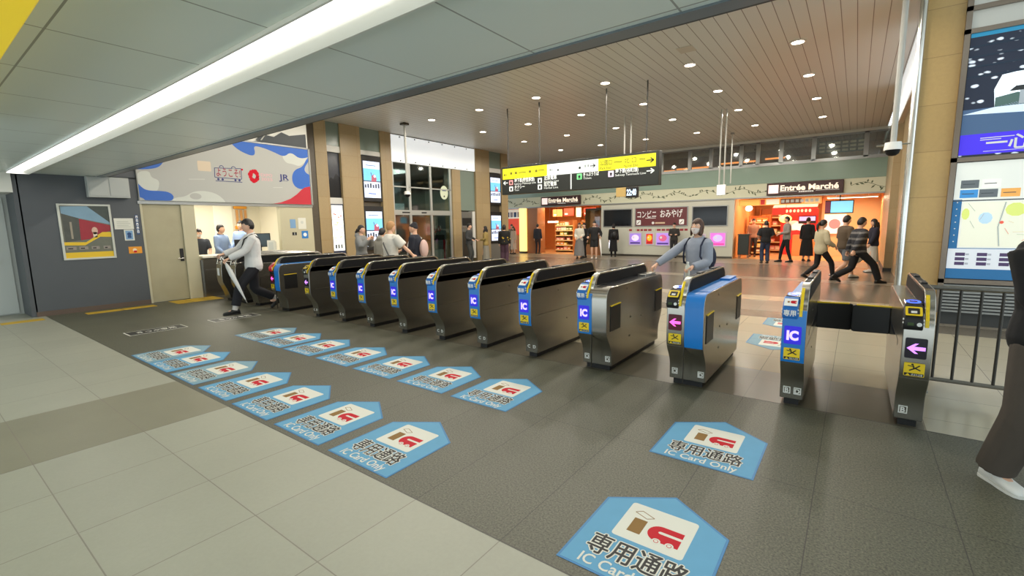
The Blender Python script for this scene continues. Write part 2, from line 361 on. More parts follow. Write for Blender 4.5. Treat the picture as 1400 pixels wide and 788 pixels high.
for x in (-5.5, -2.0): MB().tube([(x, .28, 2.55), (x, .28, LZ)], .015, ALU).build('hanger', t)
# ================================================================ ticket gates
GW, GL = .165, 1.66
LOWF = [(.128, .055), (.126, .13), (.122, .20), (.108, .245), (.075, .30), (.038, .35), (.012, .40), (.002, .44), (0, .50), (0, .76), (.012, .82), (.04, .862), (.085, .885)]
BARF = [(.03, .80), (.036, .84), (.05, .885), (.07, .925), (.10, .965), (.135, .995), (.175, 1.013), (.22, 1.02)]
def both(p, z0=None):
    return p + [(GL - y, z) for y, z in reversed(p)]
def strip(front, t):
    return front + [(y - t * .9, z + (t * .5 if z > .8 else 0)) for y, z in reversed(front)]
GRIP = mat('gate_marker_white', (225, 225, 220), .5)
DISP = mat('display_black', (18, 10, 30), .25)
DISPB = mat('display_blue', (40, 30, 190), .3, emit=.6)
LEDW = mat('led_violet_white', (196, 176, 255), .4, emit=1.1)
LEDV = mat('led_violet', (206, 140, 255), .4, emit=1.1)
LEDP = mat('led_pink', (255, 96, 206), .4, emit=1.1)
DISPR = mat('display_red_halo', (70, 6, 26), .3, emit=.3)  # black display; the arrow's red halo is put into its colour
RING = mat('ring_blue', (60, 100, 255), .4, emit=1.5)
SENS = mat('sensor_dark', (22, 26, 40), .15)
def arrow(F, cx, cy, s, m, k=2):
    F.poly([(cx - s, cy), (cx - s * .1, cy + s * .72), (cx + s * .25, cy + s * .72), (cx - s * .25, cy + s * .25), (cx + s, cy + s * .25), (cx + s, cy - s * .25), (cx - s * .25, cy - s * .25), (cx + s * .25, cy - s * .72), (cx - s * .1, cy - s * .72)], m, k)
def gate(x, label, blue=True, arr=None, reader='blue', wide=None, flap=None, marks=('C', 'D'), name='ticket_gate', old=False):
    w = wide and .325 or GW
    t = thing(name, label, 'ticket gate', (x, 4.19, 0), group='ticket gates in a row across the hall', local=True)
    MB().box(.03, w - .03, .16, GL - .16, 0, .056, BLACK).build('plinth', t)
    MB().px(both(LOWF), 0, w, STEEL).build('body', t, smooth=True, bevel=.005, ang=30)
    b0, b1 = (GW - .058, GW) if not wide else (.10, .158)
    MB().px(both(BARF), b0, b1, CHROME if wide or old else STEEL).build('barrier', t, smooth=True, bevel=.004, ang=30)
    band = [(.125, .893), (.13, .935), (.155, .975), (.19, .998), (.22, 1.004)]
    bandp = band + [(GL - y, z) for y, z in reversed(band)]
    for xx, d in ((b1, .003), (b0, -.003)):
        MB().px(bandp, xx, xx + d, BGLASS).build('black_band', t)
    MB().box(b0 + .009, b1 - .009, .24, GL - .24, 1.017, 1.0215, BGLASS).build('top_strip', t)
    for y in (.52, 1.05): MB().box(b0 + .008, b1 - .008, y, y + .16, 1.018, 1.034, BLACK).build('sensor', t, bevel=.006)
    fx1 = GW
    # front panel, following the front
    pf = [p for p in LOWF if p[1] >= .39 and p[1] < .84]; pf[0] = (.013, .398)
    if blue: MB().px(strip(pf, .004), .002, fx1 - .002, BLUE).build('front_panel', t, smooth=True)
    # display
    m_ = MB(); F = Face(m_, (.018, -.0045, .55), (1, 0, 0), (0, 0, 1)); q = .118
    F.rrect(0, 0, q, .145, .01, DISPB if not arr else DISPR if arr == 'pink' else DISP, 2)
    if arr: arrow(F, q / 2, .072, .05, LEDP if arr == 'pink' else LEDV, 4)
    else: F.text('IC', q / 2, .036, .073, LEDW, 4, w=.082, align='c', bold=.055)
    m_.build('display', t)
    # warning sticker
    m_ = MB(); F = Face(m_, (.022, -.0045, .422), (1, 0, 0), (0, 0, 1))
    F.rrect(0, .0, .112, .095, .006, YEL, 2); F.rect(.004, .003, .108, .022, INK, 3); F.poly([(.012, .004), (.036, .004), (.024, .02)], YEL, 4); F.text('挟まれ注意', .042, .006, .012, WINK, 4, w=.06)
    F.line([(.03, .04), (.055, .055), (.085, .08)], .008, INK, 3); F.line([(.055, .055), (.05, .078)], .008, INK, 3); F.line([(.06, .06), (.09, .045)], .008, INK, 3); F.disc(.045, .084, .007, INK, 3); F.line([(.02, .075), (.05, .07)], .006, INK, 3)
    m_.build('warning_sticker', t)
    # card reader
    rc = {'blue': BLUE2, 'yellow': BLACK, 'red': mat('reader_red', (214, 30, 40), .35)}[reader]
    x0, x1 = -.004, b0 - .004 if not wide else b0 + .004
    rp = [(.10, .745), (.012, .745), (-.012, .757), (-.02, .79), (-.014, .83), (.012, .862), (.07, .905), (.10, .918)]
    r = MB().px(rp, x0, x1, rc).build('card_reader', t, smooth=True, bevel=.007, ang=50)
    m_ = MB(); wd = x1 - x0; ang = math.atan2(.905 - .862, .058)
    F = Face(m_, (x0 + .010, -.0105, .8325), (1, 0, 0), (0, .62, .78)); F2 = Face(m_, (x0, -.021, .76), (1, 0, 0), (0, -.08, 1))
    sl = Face(m_, (x0 + .008, .0115, .8640), (1, 0, 0), (0, math.cos(ang), math.sin(ang)))
    if reader == 'blue':
        sl.rrect(0, -.018, wd - .016, .062, .006, WINK, 3); sl.rect(.022, .015, .036, .032, mat('ic_brown', (150, 112, 60), .6), 5); sl.disc(.058, .024, .015, RED, 5); sl.rect(.058, .028, .082, .039, RED, 5); sl.rect(.058, .009, .082, .020, RED, 5)
        F2.text('専用', wd / 2, .022, .038, WINK, 3, w=.085, align='c', bold=.03)
    elif reader == 'yellow':
        sl.rrect(0, -.02, wd - .016, .066, .008, YEL, 3); sl.rrect(.014, -.006, wd - .03, .05, .006, BLACK, 5); sl.rect(.03, .0, wd - .045, .02, mat('ticket_white', (220, 220, 215), .5), 7)
        F2.disc(.085, .035, .014, WINK, 3); F2.rect(.022, .026, .055, .046, mat('reader_green', (60, 80, 40), .4), 3)
    else:
        sl.rrect(.01, -.01, wd - .026, .05, .006, mat('reader_red_dark', (160, 16, 28), .4), 3)
    m_.build('reader_face', r)
    for xx in (x0 - .001, x1 - .002):
        for z in (.80, .825): MB().ell((xx + .0015, -.006, z), (.006, .008, .008), WINK, 8, 6).build('status_lamp', r, smooth=True)
    # touch sensor with its blue ring
    s = MB().px([(.105, .885), (.105, .92), (.24, .935), (.25, .885)], x0 + .008, x1 - .002, SENS).build('touch_sensor', t, bevel=.004)
    m_ = MB(); F = Face(m_, (x0 + .008, .107, .9205), (1, 0, 0), (0, .135, .015)); F.disc((x1 - x0) / 2 - .004, .066, .042, RING, 1, .05); F.disc((x1 - x0) / 2 - .004, .066, .024, SENS, 2, .028); F.text('IC', (x1 - x0) / 2 - .004, .055, .022, RING, 3, align='c', w=.02)
    m_.build('ring_light', s)
    # yellow strips up the barrier's nose
    for z0, z1 in ((.80, .875), (.885, .985)):
        pts = []
        for k in range(5):
            z = z0 + (z1 - z0) * k / 4; y = float(np.interp(z, [p[1] for p in BARF], [p[0] for p in BARF])); pts.append((y - .001, z))
        if z0 == .80: pts = [(-.003, .775), (.005, .82), (.035, .86), (.052, .885)] if not wide else [(-.003, .775), (.01, .825), (.04, .865), (.055, .888)]
        MB().px(strip(pts, .006), b0 + .006, b0 + .026, YEL).build('yellow_strip', t)
    # side-number marks low on the front
    m_ = MB(); F = Face(m_, (0, .1255, .10), (1, 0, 0), (0, -.05, 1))
    for k, ch in enumerate(marks or ()):
        xx = .05 if k == 0 else w - .04; F.text(ch, xx, .01, .038, GRIP, 3, align='c', bold=.03); 
        if wide or flap: F.frame(xx - .026, .0, xx + .026, .058, .006, GRIP, 3)
    if marks: m_.build('lane_mark', t)
    MB().box(.004, w - .004, -.0015 + .012, .02, .398, .402, STEEL_D).build('front_seam', t)
    if wide:
        deck = BLUE if wide == 'blue' else mat('deck_dark', (40, 40, 42), .2)
        MB().box(b1 + .004, w - .012, .22, GL - .2, .883, .893, deck).build('deck_panel', t, bevel=.003)
        MB().box(b1 + .03, w - .035, GL - .5, GL - .16, .885, .915, CHROME if wide != 'blue' else BLUE).build('ticket_tray', t, bevel=.006)
        if wide == 'blue':
            MB().px(strip(pf, .004), b1 + .004, w - .004, BLUE).build('side_front_panel', t, smooth=True)
            tp = [(0, .765), (.012, .82), (.04, .862), (.085, .885), (.215, .886)]
            MB().px(strip(tp, .004), b1 + .004, w - .004, BLUE).build('blue_nose', t, smooth=True)
        MB().box(b1 - .001, b1 + .002, -.001, .02, .06, .80, STEEL_D).build('module_seam', t)
        for y0, y1 in ((.09, .34), (GL - .26, GL - .04)):
            f = MB().box(w, w + .006, y0, y1, .43, .695, mat('flap_black', (20, 20, 20), .4)).build('flap', t, bevel=.003)
            MB().px([(y0 + .005, .688), (y1 - .005, .694), (y1 - .005, .703), (y0 + .005, .698)], w + .001, w + .010, YEL).build('yellow_edge', f)
        for y, z in ((.62, .50), (.60, .29), (.95, .46), (.52, .83)): MB().tube([(w - .001, y, z), (w + .003, y, z)], .012, STEEL_D, 12).build('lock', t)
    else:
        MB().box(w - .001, w + .0012, .10, GL - .12, .498, .502, STEEL_D).build('side_seam', t)
        for y, z in ((.60, .74), (1.1, .74), (.8, .36)): MB().tube([(w - .001, y, z), (w + .0025, y, z)], .009, STEEL_D, 10).build('lock', t)
    if flap == 'right': MB().box(.006, b0 - .006, .27, GL - .25, .883, .892, BLUE).build('deck_panel', t, bevel=.003)
    if flap:      # rubber flap standing across the lane at the far end
        s = 1 if flap == 'right' else -1; xa = w if s > 0 else 0
        y = 1.30
        P = lambda a, z: (xa + s * a, y + (.05 * a / .3 if s < 0 else .10 * a / .3), z)
        r_ = .025; pts = [(0, .45), (.27, .435), (.27 + r_ * .7, .435 + r_ * .3), (.295, .46), (.295, .67), (.27 + r_ * .7, .70 - r_ * .3), (.27, .70), (0, .705)]
        f = MB().prism([P(a, z) for a, z in pts], (0, .03, 0), mat('flap_black', (20, 20, 20), .4)).build('flap', t, bevel=.008)
        MB().prism([P(a, z) for a, z in [(.0, .700), (.26, .695), (.26, .706), (0, .712)]], (0, .032, 0), YEL).build('yellow_edge', f)
        MB().box(xa - .01 if s > 0 else xa - .002, xa + .002 if s > 0 else xa + .01, .35, 1.25, .56, .60, SENS).build('sensor_window', t)
    return t
gate(.315, 'ticket gate next to the railing with yellow reader and violet arrow', blue=False, arr='violet', reader='yellow', flap='left', marks=('B',))
gate(-.425, 'narrow blue IC gate facing the railing gate across the open lane', flap='right', marks=('B', 'D'))
gate(-1.345, 'wide ticket gate with blue side panel and pink arrow in front of the woman', blue=False, arr='pink', reader='yellow', wide='blue', marks=('Q', 'D'))
gate(-2.27, 'wide ticket gate with plain steel side module and blue IC reader', wide='steel', marks=('Q', 'D'))
xs = [-3.02, -3.77, -4.51, -5.27, -6.03, -6.77]
for k, x in enumerate(xs):
    gate(x, 'narrow blue IC ticket gate, %s in the row counted from the wide steel one' % ORD[k])
gate(-7.55, 'narrow steel gate with violet arrow between blue IC gates and red reader', blue=False, arr='violet', reader='yellow')
gate(-8.72, 'wide gate with bright red reader and blue panel beside the walking man', blue=False, arr='pink', reader='red', wide='blue', marks=())
# older exit gates by the office window
def old_gate(x, label, mark):
    w = .25
    t = thing('ticket_gate', label, 'ticket gate', (x, 4.19, 0), group='ticket gates in a row across the hall', local=True)
    MB().box(.03, w - .03, .16, GL - .16, 0, .056, BLACK).build('plinth', t)
    lo = [(.13, .055), (.108, .18), (.06, .30), (.01, .42), (0, .52), (0, .70), (.02, .80), (.06, .845), (.12, .86)]
    MB().px(both(lo), 0, w, STEEL).build('body', t, smooth=True, bevel=.006, ang=30)
    pts = [(0, .02, .80), (0, .05, .90), (0, .11, .97), (0, .19, 1.01), (0, .30, 1.02), (0, GL - .3, 1.02), (0, GL - .19, 1.01), (0, GL - .11, .97), (0, GL - .05, .90), (0, GL - .02, .80)]
    for xx in (.02, w - .03): MB().tube([(xx, p[1], p[2]) for p in pts], .017, CHROME, 10).build('guard_rail', t, smooth=True)
    MB().px([(.12, .85), (.12, .93), (.18, .985), (.28, 1.0), (GL - .28, 1.0), (GL - .18, .985), (GL - .12, .93), (GL - .12, .85)], .03, w - .04, BGLASS).build('dark_panel', t)
    m_ = MB(); F = Face(m_, (.06, -.003, .56), (1, 0, 0), (0, 0, 1)); F.rect(0, 0, .1, .16, WINK, 1)
    if mark: F.rect(.02, .03, .08, .11, RED, 2); F.rect(.03, .06, .07, .075, WINK, 3)
    m_.build('front_label', t)
    MB().box(w, w + .004, .2, .75, .36, .6, STEEL_D).build('side_window', t)
    return t
old_gate(-9.78, 'grey exit gate with rail loop, just behind the walking man', True)
old_gate(-10.42, 'grey exit gate with red sticker, second from the office counter', True)
old_gate(-11.08, 'grey exit gate with white sticker nearest the office counter', False)
# ================================================================ floor stickers
SBLUE = mat('sticker_blue', (102, 163, 200), .6, spec=.2, var=.06, scale=12); SEDGE = mat('sticker_edge', (40, 120, 175), .5); SW = mat('sticker_white', (222, 222, 212), .6, spec=.2); SBR = mat('sticker_brown', (140, 106, 56), .6, spec=.2)
SWORN = mat('sticker_worn_blue', (128, 164, 180), .55, spec=.25, var=.15, scale=10)
def sticker(x, y, label, worn=False, flip=False, group='blue IC only stickers on the dark stone floor'):
    m_ = MB()
    out = [(0, 0), (.63, 0), (.63, .565), (.315, .775), (0, .565)]
    ins = [(.012, .012), (.618, .012), (.618, .558), (.315, .760), (.012, .558)]
    u, v = ((1, 0, 0), (0, 1, 0)) if not flip else ((-1, 0, 0), (0, -1, 0))
    F = Face(m_, (x, y, .0012), u, v, .0006)
    F.poly(out, SEDGE, 1); F.poly(ins, SWORN if worn else SBLUE, 2)
    F.rrect(.14, .29, .485, .60, .018, SW, 3)
    F.rect(.195, .355, .262, .475, SBR, 4)
    F.line([(.18, .522), (.21, .548), (.282, .518), (.25, .494), (.18, .522)], .004, SBR, 4)
    pts = [(.345 + .06 * math.cos(a), .415 + .062 * math.sin(a)) for a in [math.pi / 2 + math.pi * i / 14 for i in range(15)]]
    inn = [(.345 + .012 * math.cos(a), .427 + .010 * math.sin(a)) for a in [math.pi / 2 + math.pi * i / 8 for i in range(9)]]
    F.poly([(.447, .477)] + pts + [(.447, .353), (.447, .413)] + [(.447, .417)] + list(reversed(inn)) + [(.447, .437)], RED, 4)
    for wx in (.345, .408): F.disc(wx, .353, .021, SW, 5); F.disc(wx, .353, .012, RED, 6); F.disc(wx, .353, .009, SW, 7)
    for q in range(10):
        a = 2 * math.pi * q / 10; F.text('専用通路', .082 + .0085 * math.cos(a), .128 + .0085 * math.sin(a), .118, SW, 4 + .05 * q, w=.455)
    for dx, dy in ((0, 0), (.0035, 0), (0, .003), (.0035, .003)): F.text('専用通路', .0802 + dx, .1265 + dy, .118, INK, 5 + dx * 20 + dy * 40, w=.455)
    F.text('IC Card Only', .09, .033, .068, SW, 4, w=.44, bold=.015)
    return tag(m_.build('floor_sticker', origin='base'), label, 'floor sticker', group)
sticker(-1.02, 1.68, 'large blue IC Card Only sticker nearest the camera, cut by the photo edge')
sticker(-1.02, 2.885, 'blue IC Card Only sticker in front of the wide pink-arrow gate')
for k, x in enumerate([-2.84, -3.59, -4.34, -5.08, -5.83, -6.55, -7.14]):
    sticker(x, 1.65, 'blue IC sticker bordering the pale tiles, %s from its near end' % ORD[k], worn=k in (4, 6))
for k, x in enumerate([-2.85, -3.59, -4.33, -5.07, -5.82, -6.52, -7.2]):
    sticker(x, 2.87, 'blue IC sticker in the row nearer the gates, %s from its near end' % ORD[k], worn=k == 6)
for k, (x, y) in enumerate([(-.40, 6.9), (-.40, 8.2)]):
    sticker(x, y, ['blue IC sticker on pale tiles behind the open lane gates', 'blue IC sticker beyond the gates, the farther one by the wide blue gate'][k], flip=True, worn=True, group='worn blue stickers beyond the gates')
def text_sign(x0, y0, label, txt):
    m_ = MB(); F = Face(m_, (x0, y0, .001), (0, 1, 0), (-1, 0, 0), .0006); F.rect(0, 0, .75, .34, SW, 1); F.rect(.015, .015, .735, .325, mat('sticker_dark', (44, 44, 40), .5), 2); F.text(txt, .375, .10, .13, SW, 3, w=.5, align='c', bold=.01)
    return tag(m_.build('floor_sticker', origin='base'), label, 'floor sticker', 'black and white lane stickers')
text_sign(-8.50, 1.98, 'black and white text sticker on the stone nearest the poster wall', 'きっぷ専用')
text_sign(-8.50, 3.12, "black and white text sticker under the walking man's front foot", 'きっぷ専用')
# railing with its bars
t = thing('railing', 'dark steel railing with upright bars right of the end gate', 'railing', (1.6, 5.3, 0))
RAIL = mat('rail_steel', (120, 118, 112), .35, .8)
MB().tube([(.50, 5.3, .935), (3.0, 5.3, .935)], .02, RAIL).build('top_rail', t, smooth=True)
MB().tube([(.58, 5.3, .13), (3.0, 5.3, .13)], .018, RAIL).build('bottom_rail', t, smooth=True)
for i in range(20):
    MB().tube([(.62 + i * .125, 5.3, .13), (.62 + i * .125, 5.3, .93)], .011, mat('rail_dark', (70, 68, 64), .4, .6), 8).build('bar', t, smooth=True)
for x in (.56, 1.13, 2.0):
    p_ = MB().tube([(x, 5.3, 0), (x, 5.3, .94)], .019, RAIL).build('post', t, smooth=True)
    MB().lathe([(.0, 0), (.045, 0), (.045, .012), (.02, .02)], (x, 5.3, 0), RAIL, 14).build('foot_plate', p_)
# ================================================================ hall lights
DISC = mat('downlight_glow', (255, 244, 226), .4, emit=14.0); BEZ = mat('downlight_bezel', (214, 206, 196), .4)
sd = bpy.data.lights.new('downlight_beam', 'SPOT'); sd.energy = SPOT_W; sd.color = (1.0, .92, .80); sd.spot_size = math.radians(172); sd.spot_blend = .25; sd.shadow_soft_size = .07
CX = [-1.05, -2.91, -4.76, -6.62, -8.48, -10.33]; RY = [5.2, 7.65, 10.06, 12.42, 14.84, 17.55]  # the two nearest rows are unseen, added to the grid for their light
def downlight(x, y, label):
    t = thing('downlight', label, 'ceiling light', (x, y, CZ), group='downlights in the plank ceiling')
    MB().lathe([(.135, 0), (.135, -.012), (.10, -.016), (.10, -.004)], (x, y, CZ), BEZ, 20).build('bezel', t, smooth=True)
    MB().lathe([(.0, -.006), (.10, -.006), (.10, -.003), (0, -.003)], (x, y, CZ), DISC, 20).build('lens', t)
    L = bpy.data.objects.new('lamp', sd); COL.objects.link(L); L.parent = t; L.location = (0, 0, -.03)
for j, y in enumerate(RY):
    for i, x in enumerate(CX):
        downlight(x, y, 'round white ceiling downlight, %s from the right wall in the %s row from the shops' % (ORD[i], ORD[5 - j]))
# ================================================================ things on the near left wall
def lit(name, rgb, e): return mat(name, rgb, .5, emit=e)
YX, YZ = (0, 1, 0), (0, 0, 1)
t = thing('poster', 'framed shrine poster with yellow band on the blue-grey wall', 'poster', (LX, 2.36, 1.0))
PFR = mat('poster_frame', (196, 198, 188), .4)
m_ = MB(); F = Face(m_, (LX, 1.97, 1.01), YX, YZ); F.frame(0, 0, .78, 1.06, .035, PFR, 16); m_.build('frame', t, bevel=.003)
m_ = MB(); F = Face(m_, (LX, 1.97, 1.01), YX, YZ)
F.rect(.02, .02, .76, 1.04, mat('poster_ground', (104, 106, 92), .4, var=.2, scale=6), 2); F.poly([(.43, 1.02), (.75, 1.03), (.75, .70)], mat('poster_tree', (58, 66, 58), .4, var=.4, scale=14), 3)
F.poly([(.05, 1.01), (.43, 1.02), (.75, .70), (.74, .67), (.29, .79), (.05, .88)], mat('poster_roof', (120, 152, 172), .4, var=.12, scale=6), 4)
F.poly([(.05, .88), (.29, .79), (.28, .37), (.06, .34)], mat('poster_hall', (72, 74, 66), .4, var=.4, scale=9), 3); F.rect(.15, .4, .18, .72, mat('poster_post', (150, 140, 122), .4), 4)
F.poly([(.29, .78), (.75, .65), (.74, .54), (.58, .50), (.41, .39), (.28, .37)], mat('poster_red', (150, 30, 42), .4, var=.2, scale=8), 4)
F.disc(.50, .55, .045, mat('poster_skin', (206, 172, 150), .4, var=.2, scale=20), 5, .07); F.rect(.47, .42, .53, .52, mat('poster_pale', (220, 206, 180), .4), 5)
F.poly([(.02, .34), (.35, .33), (.61, .52), (.76, .52), (.76, .42), (.57, .43), (.33, .27), (.02, .28)], mat('poster_yellow', (222, 184, 30), .4), 5)
for i in range(4): F.rect(.06 + .18 * i, .19, .20 + .17 * i, .25, mat('poster_grey', (140, 132, 122), .4, var=.3, scale=30), 5); F.rect(.08 + .18 * i, .205, .15 + .17 * i, .225, INK, 6)
F.rect(.02, .02, .76, .14, mat('poster_yellow', (222, 184, 30)), 5)
m_.build('print', t)
def plate(name, label, cat, y0, y1, z0, z1, m, draw=None, X=LX, th=.006):
    t = thing(name, label, cat, (X, (y0 + y1) / 2, z0))
    MB().box(X, X + th, y0, y1, z0, z1, m).build('plate', t)
    if draw:
        q = MB(); draw(Face(q, (X + th, y0, z0), YX, YZ)); q.build('print', t)
    return t
PAPER = mat('notice_paper', (216, 216, 204), .55); PBLU = mat('notice_blue', (120, 158, 196), .5); PDB = mat('notice_dark_blue', (36, 72, 122), .5); ORG = mat('notice_orange', (226, 150, 36), .5)
def d1(F):
    for i in range(4): F.rect(.04, .04 + .035 * i, .26 - .03 * (i % 2), .048 + .035 * i, mat('faint_line', (170, 170, 160), .6), 1)
plate('notice', 'pale notice sheet beside the framed shrine poster', 'notice', 2.78, 3.09, 1.58, 1.80, PAPER, d1)
def d2(F): F.rect(.02, .02, .14, .2, PBLU, 1); F.disc(.08, .13, .035, PDB, 2); F.rect(.05, .05, .11, .1, PDB, 2)
plate('notice', 'small blue and white notice below the pale sheet', 'notice', 2.92, 3.08, 1.35, 1.57, PAPER, d2)
def d3(F): F.disc(.10, .07, .035, mat('notice_face', (240, 214, 180), .5), 1); F.rect(.08, .02, .13, .06, RED, 2)
plate('notice', 'small orange sticker low beside the cream door', 'notice', 2.96, 3.18, 1.08, 1.22, ORG, d3)
def d4(F):
    for i in range(5): F.rect(.008, .03 + .075 * i, .042, .085 + .075 * i, WINK, 1); F.rect(.016, .04 + .075 * i, .034, .062 + .075 * i, PDB, 2)
plate('notice', 'narrow upright strip of white characters at the door edge', 'notice', 3.13, 3.18, 1.47, 1.87, PDB, d4)
t = thing('wall_cabinet', 'grey cable box high under the low ceiling above the poster', 'cabinet', (LX, 2.7, 2.2))
MB().box(LX, LX + .16, 2.42, 3.06, 2.2, LZ - .005, mat('cabinet_grey', (172, 176, 172), .45)).build('body', t, bevel=.006)
MB().box(LX + .16, LX + .168, 2.44, 2.73, 2.23, LZ - .02, mat('cabinet_grey', (172, 176, 172))).build('door', t, bevel=.003); MB().box(LX + .16, LX + .168, 2.75, 3.04, 2.23, LZ - .02, mat('cabinet_grey', (172, 176, 172))).build('door', t, bevel=.003)
# welcome banner over the office front
t = thing('banner', 'wide white welcome banner with blue waves and red corner over the office', 'banner', (LX + .03, 5.14, 2.16))
BB = mat('banner_blue', (40, 96, 184), .5); BGR = mat('banner_grey', (196, 200, 192), .5); BR = mat('banner_red', (186, 24, 46), .5); BW = mat('banner_white', (172, 173, 168), .5); NAVY = mat('banner_navy', (40, 48, 110), .5); BPK = mat('banner_pink', (222, 160, 168), .5)
MB().box(LX + .022, LX + .05, 3.23, 7.02, 2.17, 3.63, BW).build('board', t)
m_ = MB(); F = Face(m_, (LX + .05, 3.23, 2.16), YX, YZ); HI = 1.46
def cl(p): return [(min(max(a, .01), 3.78), min(max(b, .015), HI)) for a, b in p]
def smooth(p, n=3):
    for _ in range(n):
        p = [q for i in range(len(p)) for q in ((.75 * p[i][0] + .25 * p[(i + 1) % len(p)][0], .75 * p[i][1] + .25 * p[(i + 1) % len(p)][1]), (.25 * p[i][0] + .75 * p[(i + 1) % len(p)][0], .25 * p[i][1] + .75 * p[(i + 1) % len(p)][1]))]
    return cl(p)
F.poly(smooth([(-.02, .58), (.23, .63), (.24, .49), (.36, .45), (.38, .37), (.33, .20), (.1, .1), (-.05, .1)]), BGR, 1)
F.poly(smooth([(-.2, .62), (-.03, .42), (.04, .30), (.14, .21), (.44, .22), (.57, .18), (.62, .09), (.55, .0), (.1, -.02), (.07, .07), (-.2, .1)]), BB, 2)
F.poly(smooth([(-.2, .62), (.08, .64), (.26, .66), (.42, .72), (.50, .85), (.8, .95), (1.0, 1.1), (1.2, 1.5), (-.2, 1.5)]), BB, 1)
F.poly(smooth([(.5, -.05), (.62, .09), (.82, .11), (1.0, .24), (1.24, .26), (1.45, .21), (1.60, .09), (1.66, -.05)]), BGR, 1); F.disc(1.03, .13, .115, BW, 2, .07)
F.poly(smooth([(1.7, 1.6), (1.92, 1.34), (2.09, 1.22), (2.34, 1.14), (2.42, 1.22), (2.38, 1.40), (2.6, 1.38), (2.87, 1.30), (3.13, 1.20), (3.31, 1.36), (3.56, 1.18), (3.95, 1.34), (3.95, 1.6)]), BB, 2)
F.poly(smooth([(3.05, 1.28), (3.15, 1.06), (3.35, 1.05), (3.52, 1.0), (3.66, 1.1), (3.80, 1.26), (3.5, 1.4)]), BGR, 1)
F.poly(smooth([(3.95, 1.34), (3.74, 1.24), (3.62, 1.0), (3.38, .91), (3.28, .70), (3.33, .48), (3.52, .40), (3.85, .46), (3.85, .78), (3.66, .86), (3.66, 1.01)]), BB, 2)
F.poly(cl([(2.75, .0), (2.95, .05), (3.21, .15), (3.40, .28), (3.52, .39), (3.62, .46), (3.78, .50), (3.78, .0)]), BR, 3)
F.rrect(1.13, .70, 1.40, .92, .02, mat('banner_tan', (206, 190, 166), .5), 2); F.line([(.93, .50), (1.25, .52)], .012, BGR, 2)
F.line([(1.46, .58), (2.04, .57), (2.05, .82), (1.47, .79), (1.46, .58)], .014, NAVY, 2); F.text('ようこそ!', 1.50, .62, .16, mat('banner_wine', (150, 40, 60), .5), 3, w=.52, bold=.01); F.disc(2.07, .80, .022, RED, 3)
for x in (1.62, 1.88): F.disc(x, .81, .05, NAVY, 2, a0=0, a1=math.pi); F.disc(x, .81, .035, BW, 3, a0=0, a1=math.pi)
F.line([(1.47, .50), (2.05, .50)], .014, NAVY, 2)
for x in (1.53, 1.62, 1.90, 1.99): F.disc(x, .54, .025, NAVY, 2)
for i in range(11):
    a = 2 * math.pi * i / 11; F.disc(2.335 + .085 * math.cos(a), .67 + .115 * math.sin(a), .042 + .008 * (i % 3), RED, 2 + i % 2, n=14)
F.text('EXPO', 2.50, .675, .075, BPK, 2, w=.28); F.text('2025', 2.50, .575, .075, BPK, 2, w=.28); F.line([(2.78, .42), (3.02, .43)], .01, BGR, 2)
F.text('JR', 2.95, .62, .15, NAVY, 2, w=.26, bold=.02); F.line([(2.95, .595), (3.18, .60)], .008, NAVY, 2)
m_.build('print', t)
MB().box(LX + .022, LX + .065, 7.02, 7.06, 2.165, 3.66, ALU).build('edge_trim', t); MB().box(LX + .022, LX + .065, 3.21, 7.06, 3.63, 3.66, ALU).build('edge_trim', t)
t = thing('window_decor', 'dark roof-like silhouette standing above the welcome banner', 'decoration', (LX + .03, 6.4, 3.66))
m_ = MB(); F = Face(m_, (LX + .01, 5.6, 3.66), YX, YZ, .02)
F.poly([(0, .0), (.25, .06), (.35, .2), (.55, .18), (.75, .32), (.95, .26), (1.40, .36), (1.40, 0)], mat('dark_decor', (56, 62, 66), .5), 1); F.poly([(.1, .05), (.3, .3), (.36, .26), (.2, .05)], mat('dark_decor', (56, 62, 66)), 1); m_.build('silhouette', t)
# notices on the office's right jamb wall
plate('notice', 'pale blue notice, upper left of four on the cream office wall', 'notice', 6.40, 6.55, 1.55, 1.78, PBLU)
plate('notice', 'white sheet, upper right of four on the cream office wall', 'notice', 6.62, 6.84, 1.52, 1.82, PAPER, lambda F: F.disc(.11, .18, .04, BGR, 1))
plate('notice', 'small dark symbol plate, lower left on the cream office wall', 'notice', 6.44, 6.56, 1.36, 1.44, INK, lambda F: F.rect(.055, .01, .065, .07, WINK, 1))
plate('notice', 'bright blue sticker, lower right on the cream office wall', 'notice', 6.70, 6.88, 1.27, 1.47, mat('sign_blue', (36, 120, 196), .5), lambda F: F.disc(.09, .1, .05, WINK, 1))
# office counter and what stands on it
t = thing('counter', 'pale-topped steel service counter of the station office', 'counter', (LX - .1, 5.2, 0))
MB().box(LX - .6, LX + .12, 4.24, 6.14, .90, .95, mat('counter_top', (224, 218, 200), .35)).build('countertop', t, bevel=.008); MB().box(LX - .5, LX + .06, 4.26, 6.12, 0, .90, STEEL).build('body', t)
MB().box(LX + .06, LX + .066, 4.3, 5.1, .62, .64, CHROME).build('trim_rail', t)
t = thing('monitor', 'dark computer monitor on the office counter behind the walking man', 'monitor', (-12.35, 5.75, .95), local=True, rz=-.5)
MB().box(-.02, .02, -.25, .25, .13, .48, BLACK).build('screen', t, bevel=.006); MB().box(-.03, .0, -.03, .03, .0, .2, BLACK).build('stand', t); MB().box(-.12, .1, -.12, .12, 0, .015, BLACK).build('base', t, bevel=.004); MB().box(.02, .0215, -.23, .23, .15, .46, mat('screen_grey', (70, 84, 92), .2)).build('panel', t)
t = thing('monitor', 'second dark monitor on the counter, set lower and further forward', 'monitor', (-12.3, 5.35, .95), local=True, rz=-.2)
